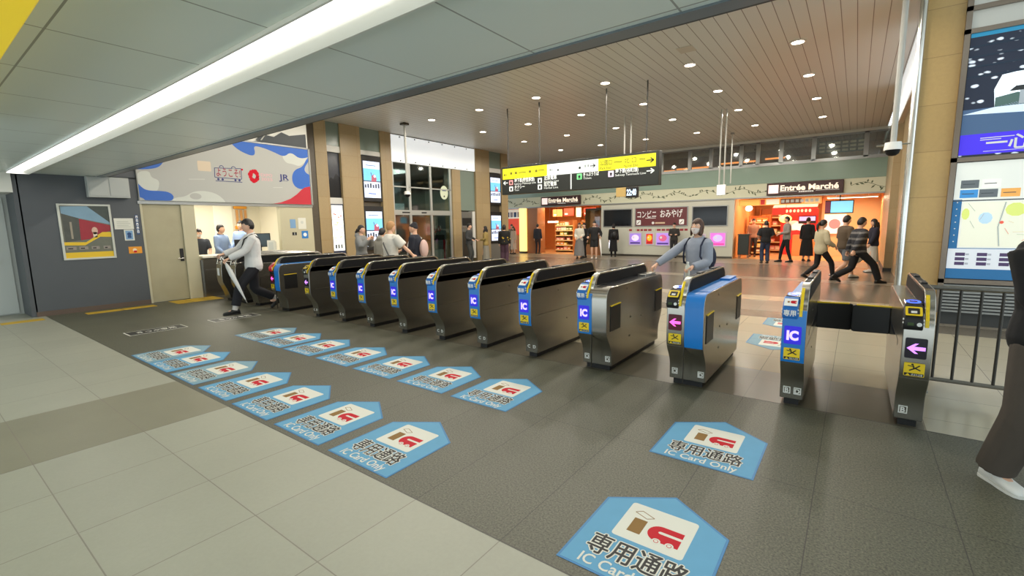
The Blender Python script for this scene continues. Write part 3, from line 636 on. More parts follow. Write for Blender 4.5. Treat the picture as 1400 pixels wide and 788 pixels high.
MB().box(-.02, .02, -.22, .22, .06, .34, BLACK).build('screen', t, bevel=.006); MB().box(-.1, .08, -.1, .1, 0, .06, BLACK).build('base', t, bevel=.004)
for k, (y, h, lab) in enumerate([(5.86, .30, 'white leaflet holder on the counter by the right jamb'), (6.02, .26, 'smaller white leaflet holder at the very end of the counter')]):
    t = thing('leaflet_holder', lab, 'leaflet holder', (-12.0 - .25 * k, y, .95), local=True, rz=-.5)
    MB().prism([(0, -.09, 0), (0, .09, 0), (-.06, .09, h), (-.06, -.09, h)], (.012, 0, 0), PAPER).build('panel', t); MB().box(-.08, .03, -.09, .09, 0, .012, PAPER).build('base', t); MB().prism([(.014, -.05, .06), (.014, .05, .06), (-.028, .05, h - .05), (-.028, -.05, h - .05)], (.002, 0, 0), BGR).build('print', t)
t = thing('wall_pouch_rack', 'orange and yellow wall organiser hanging on the office back wall', 'rack', (-14.88, 7.0, 1.2))
OY = mat('pouch_orange', (226, 150, 40), .5); m_ = MB()
for z in (2.15, 1.55): MB().box(-14.88, -14.82, 6.25, 6.6, z, z + .1, OY).build('pocket', t)
for y in (6.3, 6.42, 6.54): MB().box(-14.88, -14.85, y, y + .06, 1.7, 2.12, mat('pouch_tan', (206, 150, 90), .5)).build('strap', t)
# ================================================================ the hall's left facade
def screen(y0, y1, z0, z1, label):
    t = thing('display_screen', label, 'screen', (FX + .03, (y0 + y1) / 2, z0))
    MB().box(FX - .1, FX + .03, y0, y1, z0, z1, BLACK).build('housing', t)
    m_ = MB(); w, h = y1 - y0, z1 - z0; a, b = .07 * w, .10 * h; F = Face(m_, (FX + .031, y0 + a, z0 + b * .8), YX, YZ); W_, H_ = w - 2 * a, h - 2 * b
    F.rect(0, 0, W_, H_, lit('screen_white', (206, 216, 240), .85), 1)
    F.rect(0, H_ * .47, W_, H_ * .80, lit('screen_sky', (110, 186, 236), .8), 2); F.rect(0, H_ * .44, W_, H_ * .47, lit('screen_dark', (70, 76, 90), .3), 3)
    for i in range(6): F.rect(W_ * (.03 + .16 * i), H_ * .27, W_ * (.13 + .16 * i), H_ * (.36 + .02 * (i % 3)), lit('screen_dark', (70, 76, 90), .3), 3)
    F.poly([(W_ * .45, H_ * .45), (W_ * .75, H_ * .45), (W_ * .78, H_ * .55), (W_ * .62, H_ * .66), (W_ * .48, H_ * .60)], lit('screen_rose', (176, 90, 110), .4), 4); F.line([(W_ * .5, H_ * .6), (W_ * .44, H_ * .7)], .03 * w, lit('screen_dark', (70, 76, 90), .3), 4); F.disc(W_ * .66, H_ * .60, .06 * w, lit('screen_white', (206, 216, 240), .85), 5)
    F.rect(W_ * .15, H_ * .88, W_ * .75, H_ * .90, PBLU, 2); F.rect(W_ * .25, H_ * .10, W_ * .7, H_ * .125, lit('screen_blue', (60, 90, 190), .4), 2)
    m_.build('picture', t)
screen(9.29, 10.03, 2.38, 3.82, 'upper lit advertising screen between tan pillars above the grey-coated woman')
screen(9.29, 10.03, .80, 2.22, 'lower lit advertising screen behind the grey-coated woman')
screen(15.72, 16.50, 2.42, 3.74, 'upper lit advertising screen on the pillar by the shops')
screen(15.72, 16.50, .76, 2.12, 'lower lit advertising screen behind the person in the spotted jacket')
GPN = mat('grey_green_panel', (120, 134, 124), .25); 
m_ = MB()
for a, b in ((8.10, 8.56), (9.27, 10.05), (15.70, 16.53)):
    m_.box(FX - .2, FX - .02, a, b, 3.98, CZ, GPN); m_.box(FX - .2, FX + .0, a, b, 3.80 if a != 9.27 else 3.84, 3.98, mat('band_white', (206, 206, 200), .4)); m_.box(FX - .3, FX - .1, a, b, 0, 4.0, STEEL_D)
m_.box(FX - .2, FX - .02, 8.10, 8.56, 2.24, 2.45, mat('band_white', (206, 206, 200), .4)); m_.box(FX - .1, FX - .01, 15.70, 16.53, 0, .74, mat('plinth_grey', (110, 108, 102), .4))
struct('trim_6', m_)
t = thing('map_board', 'tall narrow lit area map in the first bay of tan pillars', 'map', (FX, 8.33, .8))
MB().box(FX - .1, FX, 8.11, 8.55, .62, 2.26, mat('map_frame', (50, 58, 84), .4)).build('frame', t)
m_ = MB(); F = Face(m_, (FX, 8.14, .84), YX, YZ); F.rect(0, 0, .38, 1.38, lit('map_white', (236, 238, 228), .9), 1)
for i in range(14): F.disc(random.uniform(.05, .33), random.uniform(.3, .9), .03, lit('map_green', (196, 214, 150), .7), 2, .02, n=8)
F.rect(0, .93, .38, .945, INK, 3)
for x in (.06, .15, .25): F.rect(x, .07, x + .05, .19, lit('map_ink', (60, 64, 76), .2), 3)
for x, z in ((.1, 1.08), (.2, 1.0), (.05, 1.1), (.28, 1.04)): F.rect(x, z, x + .05, z + .04, lit('map_red', (206, 110, 110), .4), 3)
m_.build('map_sheet', t)
t = thing('display_case', 'dark picture panel above the narrow lit map', 'picture', (FX, 8.33, 2.46))
m_ = MB(); F = Face(m_, (FX - .06, 8.11, 2.46), YX, YZ, .003); F.rect(0, 0, .44, 1.33, mat('picture_dark', (58, 62, 70), .15, var=.5, scale=4), 1); F.poly([(0, .45), (.12, .6), (.2, .55), (.3, .72), (.44, .6), (.44, 0), (0, 0)], mat('picture_black', (34, 36, 40), .15), 2); m_.build('picture', t); MB().box(FX - .1, FX - .06, 8.11, 8.55, 2.46, 3.80, BLACK).build('backing', t)
# great white light panel and glazed entrance
t = thing('lightbox', 'long white backlit panel above the glazed entrance', 'light panel', (FX, 12, 3.73))
MB().box(FX - .12, FX - .01, 10.5, 15.22, 3.73, CZ - .01, ALU).build('frame', t); MB().box(FX - .01, FX, 10.52, 15.2, 3.75, CZ - .03, mat('backlit_white', (228, 232, 234), .35, emit=.62)).build('lit_face', t)
for i in range(7):
    for z in (3.80, CZ - .08): MB().tube([(FX, 10.9 + .68 * i, z), (FX + .03, 10.9 + .68 * i, z)], .022, STEEL_D, 8).build('fixing', t)
EGL = glass('entrance_glass', (190, 200, 196), .09); FRM = mat('entrance_frame', (176, 180, 176), .35, .5)
m_ = MB()
for y in (10.5, 11.0 + .25, 12.27, 13.30): m_.box(FX - .06, FX + .02, y - .05, y + .05, 0, 3.73, FRM)
m_.box(FX - .08, FX + .03, 10.5, 13.35, 1.95, 2.12, FRM); m_.box(FX - .06, FX + .02, 10.5, 13.35, 2.9, 2.94, FRM)
d = struct('door_3', m_, origin='base')
for a, b in ((10.55, 11.2), (11.3, 12.22), (12.32, 13.25)):
    MB().box(FX - .02, FX - .01, a, b, 2.12, 3.72, EGL).build('pane', d); MB().box(FX - .02, FX - .01, a, b, .02, 1.95, EGL).build('pane', d)
m_ = MB(); F = Face(m_, (FX - .009, 12.98, 2.81), YX, YZ); F.disc(0, 0, .21, mat('oval_cream', (206, 216, 190), .5), 2, .26); F.rect(-.1, .06, .1, .09, PDB, 3); F.disc(0, -.14, .035, INK, 3); m_.build('oval_sticker', d)
m_ = MB(); F = Face(m_, (FX + .031, 10.6, 1.96), YX, YZ); F.rect(.25, .05, .6, .1, INK, 1); F.rect(1.15, .05, 1.4, .1, INK, 1); m_.build('transom_mark', d)
# the street side beyond the glass
m_ = MB(); m_.box(-17.1, -17, 9.5, 16, 0, 4.7, mat('street_wall', (104, 112, 110), .6, var=.3, scale=1.5)); struct('wall_lobby_near', MB().box(-17, FX - .4, 9.4, 9.5, 0, 4.7, MATS['street_wall'])); struct('wall_lobby_far', MB().box(-17, FX - .4, 15.9, 16, 0, 4.7, MATS['street_wall'])); struct('ceiling_lobby', MB().box(-16.99, FX - .1, 9.51, 15.89, 3.74, 3.78, mat('lobby_ceiling', (120, 122, 118), .5)))
m_.box(-16.99, -16.9, 10.2, 14.5, 2.1, 2.6, lit('street_lit', (180, 200, 200), .5)); m_.box(-16.99, -16.9, 11, 11.8, .4, 2.0, lit('street_lit2', (150, 170, 160), .5))
struct('wall_lobby', m_)
t = thing('lobby_lamp', 'ceiling lamp in the lobby behind the entrance glass', 'ceiling light', (-15, 12.3, 3.66)); MB().box(-15.6, -14.4, 11.9, 12.7, 3.67, 3.73, mat('lobby_glow', (240, 246, 240), .5, emit=3)).build('panel', t)
ld = bpy.data.lights.new('lobby_light', 'AREA'); ld.size = 1.6; ld.energy = 90; ld.color = (.92, 1, .95); L = bpy.data.objects.new('lamp', ld); COL.objects.link(L); L.parent = t; L.location = (0, 0, -.02)
t = thing('flower_stand', 'stand of red and white flowers in the entrance glass', 'flower stand', (-13.3, 12.9, 0))
MB().box(-13.5, -13.1, 12.6, 13.22, 0, .62, WHITE).build('planter', t, bevel=.01); MB().box(-13.12, -13.09, 13.14, 13.24, .1, 1.0, RED).build('side_panel', t); MB().box(-13.5, -13.1, 12.6, 13.22, 1.0, 1.2, mat('shelf_black', (26, 26, 26), .5)).build('shelf', t); MB().box(-13.5, -13.45, 12.6, 13.22, .6, 1.9, mat('shelf_pale', (190, 192, 184), .5)).build('back_panel', t)
for i in range(14):
    b = MB(); y = 12.64 + .04 * i; z = 1.3 + .22 * random.random(); b.tube([(-13.3, y, 1.2), (-13.28, y + .01, z)], .008, LEAF, 5); b.ell((-13.28, y + .01, z), (.04, .035, .06), [RED, WHITE, mat('flower_wine', (120, 20, 40), .5)][i % 3], 8, 6); b.build('flower', t, smooth=True)
m_ = MB(); m_.box(FX - .15, FX - .05, 13.86, 14.8, 2.15, 3.75, GPN); m_.box(FX - .4, FX - .35, 13.86, 14.8, 0, 2.2, STEEL_D); struct('trim_7', m_)
t = thing('ticket_machine', 'tall grey cash machine in the bay beside the couple', 'machine', (FX, 14.3, 0))
MB().box(FX - .34, FX + .0, 13.9, 14.55, 0, 2.1, mat('machine_grey', (112, 112, 108), .4, .3)).build('cabinet', t, bevel=.01); MB().box(FX, FX + .012, 13.95, 14.5, 1.55, 1.85, BLACK).build('screen', t); MB().box(FX, FX + .03, 13.92, 14.52, 1.46, 1.5, CHROME).build('ledge', t); MB().box(FX, FX + .012, 13.95, 14.5, .3, 1.3, STEEL_D).build('door', t, bevel=.004); MB().box(FX - .2, FX + .02, 14.56, 14.72, .2, 2.12, mat('band_white', (206, 206, 200))).build('side_post', t)
# camera poles
def dome_cam(x, y, ztop, zb, label):
    t = thing('security_camera', label, 'camera', (x, y, zb)); 
    MB().tube([(x, y, ztop), (x, y, zb + .16)], .035, mat('pole_grey', (176, 176, 170), .4)).build('pole', t, smooth=True); MB().box(x - .1, x + .1, y - .1, y + .1, ztop - .06, ztop, STEEL_D).build('ceiling_plate', t, bevel=.005)
    MB().lathe([(.0, .18), (.09, .18), (.10, .10), (.10, .08), (0, .08)], (x, y, zb), WHITE, 20).build('housing', t, smooth=True); MB().lathe([(0, 0), (.04, .006), (.07, .03), (.085, .08), (0, .08)], (x, y, zb), BGLASS, 20).build('dome', t, smooth=True)
    MB().tube([(x - .18, y, zb + .15), (x + .18, y, zb + .15)], .012, CHROME, 8).build('crossbar', t)
dome_cam(-11.3, 9.85, CZ, 2.45, 'dome security camera on a thin ceiling pole before the glazed entrance')
dome_cam(.33, 8.3, CZ, 2.37, 'dome security camera on a pole beside the tan right pillar')
# ================================================================ right wall boards
t = thing('lightbox', 'white backlit panel high along the right side of the hall', 'light panel', (RX + .05, 12, 3.73))
MB().box(RX + .06, RX + .16, 10.3, 14.6, 3.75, CZ - .01, ALU).build('frame', t); MB().box(RX + .045, RX + .06, 10.32, 14.58, 3.77, CZ - .03, mat('backlit_white', (228, 232, 234))).build('lit_face', t)
RY0 = 9.0
m_ = MB(); MF = mat('board_frame', (132, 120, 108), .3, .7)
m_.box(1.0, 1.06, 8.93, 9.06, .60, 4.6, MF)
for z in (2.28, 3.95, 4.24, .60): m_.box(1.0, 3.4, 8.93, 9.06, z, z + .06, MF)
m_.box(1.06, 3.4, 8.97, 9.06, 4.01, 4.24, mat('band_white', (206, 206, 200))); m_.box(3.34, 3.4, 8.93, 9.06, .6, 4.6, MF); m_.box(1.06, 3.4, 8.97, 9.06, 4.30, 4.7, mat('band_white', (206, 206, 200)))
struct('trim_8', m_)
def lattice_mat():
    m = bpy.data.materials.new('photo_lattice'); m.use_nodes = True; nt = m.node_tree; b = nt.nodes['Principled BSDF']; N = nt.nodes.new; L = nt.links.new
    tc = N('ShaderNodeTexCoord'); mp = N('ShaderNodeMapping'); mp.inputs['Scale'].default_value = (1, 1, 1.9); mp.inputs['Rotation'].default_value = (0, .25, 0); vo = N('ShaderNodeTexVoronoi'); vo.inputs['Scale'].default_value = 7.5; nz = N('ShaderNodeTexNoise'); nz.inputs['Scale'].default_value = 9
    rp = N('ShaderNodeValToRGB'); ad = N('ShaderNodeMath'); ad.operation = 'MULTIPLY_ADD'; ad.inputs[1].default_value = .55
    L(tc.outputs['Object'], mp.inputs[0]); L(mp.outputs[0], vo.inputs['Vector']); L(tc.outputs['Object'], nz.inputs['Vector']); L(nz.outputs['Fac'], ad.inputs[0]); L(vo.outputs['Distance'], ad.inputs[2])
    e = rp.color_ramp.elements; e[0].position = .42; e[0].color = lin((206, 216, 228)) + (1,); e[1].position = .56; e[1].color = lin((24, 32, 50)) + (1,)
    L(ad.outputs[0], rp.inputs[0]); L(rp.outputs[0], b.inputs['Base Color']); L(rp.outputs[0], b.inputs['Emission Color']); b.inputs['Emission Strength'].default_value = .6; b.inputs['Roughness'].default_value = .4
    return m
LAT = lattice_mat()
t = thing('poster_lightbox', 'backlit temple photograph poster with violet band above the map board', 'poster', (2.2, 8.98, 2.34))
MB().box(1.06, 3.34, 8.97, 9.0, 2.34, 3.95, BLACK).build('backing', t)
m_ = MB(); F = Face(m_, (1.07, 8.968, 2.35), (1, 0, 0), YZ); PH = lambda n, c, e=.5: lit('photo_' + n, c, e)
F.rect(0, 0, 2.26, 1.6, LAT, 1); F.rect(0, .02, 2.26, .29, PH('violet', (58, 40, 196), .8), 3)
F.rect(0, .29, 2.26, .62, PH('floor', (62, 88, 122), .5), 2)
F.poly([(.30, .62), (.28, .85), (.34, 1.02), (.62, 1.06), (2.2, 1.06), (2.2, .62)], PH('bright', (220, 232, 240), .9), 2); F.poly([(.3, .62), (.3, .74), (.5, .78), (.7, .72), (1.2, .80), (2.2, .76), (2.2, .62)], PH('trees', (70, 96, 92), .5), 3); F.rect(.52, .63, .58, .80, PH('pillar', (150, 160, 168), .5), 4); F.poly([(.42, .80), (.68, .80), (.62, .86), (.48, .86)], PH('hat', (40, 44, 48), .3), 4)
F.poly([(.0, .56), (.5, .66), (1.4, .64), (1.2, .35), (.9, .5), (.75, .34), (.62, .52)], PH('light', (190, 206, 220), .7), 3)
for r in range(5):
    for c in range(9):
        x = .04 + .24 * c + .12 * (r % 2); z = 1.50 - .13 * r
        continue
        s_ = .055 + .02 * ((r * 3 + c) % 3); F.poly([(x - s_, z - .02), (x - s_ * .2, z + .045), (x + s_, z + .02), (x + s_ * .6, z - .035)], PH('glint', (196, 214, 226), .7), 4)
    F.line([(0, 1.56 - .13 * r), (2.26, 1.60 - .13 * r)], .02, PH('beam', (20, 40, 60), .3), 3)
F.rect(0, 1.55, 2.26, 1.6, PH('cyan', (40, 130, 170), .5), 4)
F.text('一心寺', .26, .08, .15, WINK, 5, w=.62, bold=.02); F.rect(.20, .225, .52, .235, WINK, 5); F.rect(.20, .20, .40, .21, WINK, 5); F.rect(.24, .05, 1.0, .056, WINK, 5)
m_.build('photograph', t)
t = thing('map_board', 'large backlit area map board behind the railing', 'map', (2.2, 8.98, .66))
MB().box(1.06, 3.34, 8.97, 9.0, .66, 2.28, BLACK).build('backing', t)
m_ = MB(); F = Face(m_, (1.07, 8.968, .67), (1, 0, 0), YZ); MP = lambda n, c, e=.8: lit('mapb_' + n, c, e * .55)
F.rect(0, 0, 2.26, 1.6, MP('blue', (38, 104, 156), .55), 1); F.rect(0, 1.10, 2.26, 1.6, MP('white', (214, 218, 212)), 2); F.rect(.09, .43, 2.26, 1.10, MP('white', (214, 218, 212)), 2); F.rect(0, .14, 2.26, .42, MP('pale', (206, 212, 220)), 2)
F.rect(.0, 1.075, 2.26, 1.09, MP('line', (70, 78, 84), .3), 4)
F.rect(.11, .45, 2.26, 1.06, MP('paper', (222, 224, 206)), 3)
for x, z, rx, rz, k in ((.14, .90, .04, .08, 'green'), (.62, .95, .1, .09, 'green'), (.95, .80, .09, .06, 'green'), (1.4, .95, .12, .07, 'green'), (.34, .84, .07, .08, 'water'), (1.7, .7, .15, .08, 'water')): F.disc(x, z, rx, MP(k, {'green': (206, 218, 120), 'water': (176, 206, 226)}[k]), 4, rz, n=10)
rr = random.Random(3)
for i in range(30):
    x, z = rr.uniform(.15, 2.1), rr.uniform(.5, 1.0); F.line([(x, z), (x + rr.uniform(-.2, .2), z + rr.uniform(-.12, .12))], .006, MP(['road', 'rail', 'roadb'][i % 3], [(206, 190, 176), (214, 150, 140), (170, 178, 176)][i % 3], .6), 5)
F.line([(.50, .46), (.47, .72), (.52, 1.05)], .014, MP('roadb', (170, 178, 176)), 6); F.disc(.50, .78, .02, MP('pin', (220, 90, 70)), 7)
for i, (x, z, c) in enumerate([(.06, 1.25, 'dk'), (.06, 1.12, 'bl'), (.27, 1.25, 'wt'), (.25, 1.12, 'dk'), (.46, 1.12, 'or'), (.70, 1.25, 'wt'), (.72, 1.12, 'wt'), (.95, 1.12, 'bl')]):
    F.rect(x, z, x + .18, z + .11, MP('card_' + c, {'dk': (96, 104, 110), 'bl': (60, 140, 206), 'wt': (236, 236, 232), 'or': (232, 170, 90)}[c], .6), 3); F.rect(x + .02, z + .05, x + .14, z + .06, MP('line', (70, 78, 84), .3), 4)
for c in range(9):
    for r in range(3): F.rect(.08 + .22 * c, .19 + .065 * r, .18 + .22 * c, .235 + .065 * r, MP('tab', (76, 60, 100), .4), 3); F.rect(.185 + .22 * c, .20 + .065 * r, .22 + .22 * c, .225 + .065 * r, MP('tab2', (170, 176, 186), .5), 3)
for i in range(7): F.disc(.045, .52 + .09 * i, .008, WINK, 4, n=8)
m_.build('map_sheet', t)
t = thing('louvre_panel', 'slatted steel vent under the large map board', 'vent', (2.2, 8.97, .17))
MB().box(1.06, 3.4, 9.0, 9.05, .17, .60, EDGED).build('backing', t); MB().box(1.0, 1.06, 8.93, 9.05, .17, .60, MF).build('frame', t)
for i in range(9): MB().px([(8.95, .185 + .046 * i), (8.99, .205 + .046 * i), (8.99, .215 + .046 * i), (8.95, .212 + .046 * i)], 1.06, 3.4, ALU).build('slat', t)
# ================================================================ hanging signs of the hall
SX, SY, SZ = -7.98, 10.4, 2.40
t = thing('hanging_sign', 'long direction sign with yellow and white top hung over the gates', 'sign', (SX + 2.16, SY + .1, SZ))
DGR = mat('sign_dark', (30, 34, 30), .4)
MB().box(SX - .04, SX + 4.37, SY + .003, SY + .2, SZ - .03, SZ + .72, DGR).build('housing', t, bevel=.01)
m_ = MB(); F = Face(m_, (SX, SY + .003, SZ), (1, 0, 0), YZ); YL = lit('sign_yellow_lit', (226, 222, 20), .38); WL = lit('sign_white_lit', (220, 228, 226), .45); DYL = mat('sign_print', (120, 118, 16), .6); WT = lit('sign_text', (226, 230, 226), .5)
F.rect(0, .38, 1.45, .665, YL, 1); F.rect(1.45, .38, 2.9, .665, WL, 1); F.rect(2.9, .38, 4.30, .665, YL, 1)
def arr(x, y, s, m, d, k=3): F.line([(x - d * s, y), (x + d * s, y)], s * .28, m, k); F.line([(x + d * s * .1, y + s * .62), (x + d * s, y), (x + d * s * .1, y - s * .62)], s * .28, m, k)
arr(.09, .50, .055, DYL, -1); arr(1.58, .52, .055, lit('sign_grey', (130, 136, 136), .2), -1); arr(2.75, .52, .07, INK, 1); arr(4.17, .52, .085, INK, 1)
for x in (.26, .42, .88, 1.08): F.rect(x, .50, x + .07, .56, DYL, 3)
F.rect(.55, .52, .78, .54, DYL, 3); F.rect(1.18, .53, 1.36, .55, DYL, 3); F.disc(1.78, .50, .025, INK, 3); F.disc(2.40, .50, .03, INK, 3); F.rect(2.54, .50, 2.56, .56, INK, 3); F.rect(2.62, .50, 2.64, .56, INK, 3)
F.text('公園口', 2.95, .51, .10, INK, 3, w=.30); F.text('Park Exit', 2.95, .41, .065, INK, 3, w=.29); F.rect(3.3, .54, 3.5, .56, DYL, 3)
F.text('北 口', 3.56, .51, .10, INK, 3, w=.28); F.text('North Exit', 3.56, .41, .065, INK, 3, w=.34); F.rect(3.92, .55, 4.06, .57, DYL, 3)
arr(.10, .285, .075, WT, -1); arr(4.18, .285, .085, WT, 1)
def icon(x, y, c, s=.13): F.rrect(x, y, x + s, y + s, .015, c, 2); F.disc(x + s / 2, y + s / 2, .032, DGR, 3); F.rect(x + .035, y + .02, x + s - .035, y + .035, DGR, 3)
PKI = lit('sign_pink', (232, 150, 150), .5); GRI = lit('sign_green', (110, 206, 130), .6)
icon(.22, .22, PKI); F.text('地下鉄(御堂筋線)', .40, .285, .085, WT, 3, w=.66, bold=.02); F.text('Subway Midosuji Line', .40, .215, .05, WT, 3, w=.70)
icon(.22, .05, WT); F.text('タクシー', .40, .115, .075, WT, 3, w=.34, bold=.02); F.text('Taxi', .40, .05, .05, WT, 3, w=.15)
icon(1.16, .21, WT); F.text('近鉄電車', 1.36, .285, .085, WT, 3, w=.38, bold=.02); F.text('Kintetsu Line', 1.36, .215, .05, WT, 3, w=.44)
icon(1.16, .045, WT); F.text('阪堺電車', 1.36, .12, .085, WT, 3, w=.38, bold=.02); F.text('Hankai Line', 1.36, .05, .05, WT, 3, w=.42)
F.rect(2.14, .0, 2.17, .37, WT, 2)
icon(2.32, .22, GRI, .14); F.text('きっぷうりば', 2.50, .29, .075, WT, 3, w=.42, bold=.02); F.text('Tickets', 2.50, .215, .05, WT, 3, w=.22)
icon(3.16, .22, lit('sign_mauve', (226, 206, 232), .6), .14); F.text('地下鉄(谷町線)', 3.34, .30, .085, WT, 3, w=.56, bold=.02); F.text('Subway Tanimachi Line', 3.34, .225, .05, WT, 3, w=.74)
m_.build('sign_face', t)
for x in (-7.85, -6.82, -4.93, -3.94): MB().tube([(x, SY + .1, SZ + .70), (x, SY + .1, CZ)], .018, mat('rod_dark', (60, 58, 54), .6), 8).build('hanging_rod', t)
t = thing('digital_clock', 'digital clock reading 22:40 hung below the direction sign', 'clock', (-5.6, 13.5, 2.25))
MB().box(-5.98, -5.66, 13.48, 13.6, 2.33, 2.64, mat('clock_tan', (190, 160, 96), .5)).build('side_panel', t); MB().box(-5.66, -5.30, 13.46, 13.6, 2.29, 2.60, BLACK).build('case', t, bevel=.01)
m_ = MB(); F = Face(m_, (-5.66, 13.458, 2.30), (1, 0, 0), YZ); F.text('22:40', .03, .06, .18, lit('clock_digit', (200, 226, 255), 1.2), 2, w=.30, bold=.03); m_.build('digits', t)
for x in (-5.75, -5.55): MB().tube([(x, 13.53, 2.58), (x, 13.53, CZ)], .022, mat('pole_grey', (176, 176, 170)), 8).build('hanging_rod', t)
t = thing('exit_sign', 'small white lit sign hung in front of the fascia', 'sign', (-3.1, 14.5, 2.3))
MB().box(-3.32, -3.08, 14.48, 14.56, 2.28, 2.58, WHITE).build('case', t, bevel=.01); m_ = MB(); F = Face(m_, (-3.30, 14.478, 2.30), (1, 0, 0), YZ); F.rect(0, 0, .2, .26, lit('exit_white', (214, 224, 236), .9), 1); m_.build('lit_face', t)
for x in (-3.27, -3.14): MB().tube([(x, 14.52, 2.57), (x, 14.52, CZ)], .02, mat('pole_grey', (176, 176, 170)), 8).build('hanging_rod', t)
t = thing('ceiling_pole', 'short pale ceiling pole near the far windows', 'pole', (-3.78, 18.5, 3.0))
MB().tube([(-3.78, 18.5, 2.9), (-3.78, 18.5, CZ)], .02, mat('pole_grey', (176, 176, 170)), 8).build('pole', t, smooth=True); MB().box(-3.84, -3.72, 18.44, 18.56, CZ - .05, CZ - .002, ALU).build('mount', t)
# ceiling panel
tag(MB().box(-2.86, -2.58, 9.0, 9.3, CZ - .012, CZ, mat('speaker_panel', (190, 182, 168), .5)).build('ceiling_speaker', origin='base'), 'square pale panel set among the plank ceiling lights', 'speaker')
# ================================================================ kiosk wall between the two shops
def fpanel(name, label, cat, x0, x1, z0, z1, m, draw=None, Y=FY, th=.03, frame=None):
    t = thing(name, label, cat, ((x0 + x1) / 2, Y, z0))
    MB().box(x0, x1, Y - th, Y - .002, z0, z1, frame or m).build('frame' if frame else 'panel', t)
    q = MB(); F = Face(q, (x0, Y - th, z0), (1, 0, 0), YZ)
    if frame: F.rect(.04, .04, x1 - x0 - .04, z1 - z0 - .04, m, 1)
    if draw: draw(F)
    if q.v: q.build('face', t)
    if name == 'hanging_poster':
        for xx in (x0 + .08, x1 - .08): MB().tube([(xx, Y - .01, z1), (xx, Y - .01, 2.685)], .006, BLACK, 6).build('cord', t)
    return t
SCR = mat('dark_screen', (24, 26, 30), .12)
fpanel('display_screen', 'black switched-off display, left one on the white kiosk wall', 'screen', -9.86, -8.40, 1.36, 2.20, SCR, None, frame=ALU)
fpanel('display_screen', 'black switched-off display, right one on the white kiosk wall', 'screen', -5.72, -4.28, 1.34, 2.20, SCR, None, frame=ALU)
MRN = mat('maroon_sign', (92, 36, 40), .45, emit=.15)
def dm(F):
    F.text('コンビニ', .12, .42, .26, WINK, 3, w=.88, bold=.012); F.text('おみやげ', 1.18, .42, .28, WINK, 3, w=.98, bold=.012); F.rect(.5, .37, .98, .39, WINK, 3)
    F.rrect(.08, .08, .29, .30, .03, WINK, 2); F.rrect(2.02, .08, 2.23, .30, .03, WINK, 2); F.line([(.12, .12), (.24, .24)], .03, MRN, 3); F.line([(2.06, .12), (2.18, .24)], .03, MRN, 3); F.disc(.86, .16, .06, WINK, 2); F.rect(.96, .12, 1.4, .19, mat('sign_tan', (206, 180, 150), .5), 2)
fpanel('shop_sign', 'maroon convenience store and souvenir sign between two black displays', 'sign', -8.27, -5.88, 1.36, 2.22, MRN, dm, frame=ALU)
def poster(label, x0, x1, z0, z1, c1, c2, c3):
    def d(F):
        w, h = x1 - x0, z1 - z0; F.rect(.05, .05, w - .05, h - .05, lit('pst_%d%d%d' % c1, c1, .55), 2); F.disc(w / 2, h * .58, w * .28, lit('pst_%d%d%d' % c2, c2, .55), 3, h * .24); F.rect(.08, .08, w - .08, h * .24, lit('pst_%d%d%d' % c3, c3, .4), 4); F.disc(w * .38, h * .62, w * .08, WINK, 5)
    fpanel('poster', label, 'poster', x0, x1, z0, z1, mat('poster_edge', (200, 190, 210), .5), d)
poster('violet lit poster, first on the kiosk wall from the left shop', -8.55, -7.92, .50, 1.10, (150, 120, 206), (226, 206, 240), (60, 40, 110))
poster('narrow red and gold poster on the kiosk wall', -7.76, -7.36, .52, 1.08, (196, 40, 30), (236, 176, 40), (150, 20, 20))
poster('violet poster with a round pink bowl on the kiosk wall', -7.28, -6.62, .48, 1.10, (170, 130, 220), (200, 90, 130), (70, 50, 130))
poster('small red poster half hidden behind the woman at the gate', -5.42, -5.12, .70, 1.02, (206, 50, 50), (240, 150, 120), (160, 30, 30))
poster('pink and violet poster nearest the right shop', -4.98, -4.30, .48, 1.10, (226, 110, 206), (196, 176, 240), (220, 70, 160))
m_ = MB(); F = Face(m_, (-8.9, FY - .001, 1.16), (1, 0, 0), YZ); x = 0
for i, w in enumerate((.05, .18, .05, .17, .16, .2, .2, .05, .22, .2, .22, .2, .18, .2, .18)):
    if i in (2, 7): x += .15
    F.rect(.3 + x, .0, .3 + x + w - .04, .09, mat('red_lettering', (150, 40, 50), .5), 1); x += w
struct('trim_9', m_)
m_ = MB(); m_.box(-9.55, -9.35, FY - .05, FY - .002, .35, 1.0, mat('lit_white', (226, 228, 240), .4, emit=.9)); tag(m_.build('light_box', origin='base'), 'small upright white lightbox at the left end of the kiosk wall', 'sign')
# shop name signs
SGB = mat('shop_sign_brown', (62, 34, 32), .5)
for x0, x1, z0, z1, lab, em in ((-13.36, -11.05, 2.50, 2.95, 'dark brown shop name sign over the left shop opening', .5), (-2.90, -.46, 2.50, 2.96, 'dark brown shop name sign over the right shop opening', .7)):
    t = thing('shop_sign', lab, 'sign', ((x0 + x1) / 2, FY - .06, z0)); MB().box(x0, x1, FY - .14, FY - .052, z0, z1, SGB).build('board', t, bevel=.01)
    m_ = MB(); F = Face(m_, (x0, FY - .14, z0), (1, 0, 0), YZ); w = x1 - x0; F.rect(.06, .07, .40, .39, lit('sign_pinkish', (244, 220, 214), .7), 1)
    F.text('Entrée Marché', .46, .16, .21, lit('sign_cream', (240, 226, 206), .6), 2, w=w - .6, bold=.035); F.rect(.44, .11, w * .42, .125, WINK, 2); F.rect(w * .66, .11, w - .12, .125, WINK, 2)
    for i in range(8): F.rect(w * .44 + .06 * i, .07, w * .44 + .045 + .06 * i, .125, WINK, 2)
    m_.build('lettering', t)
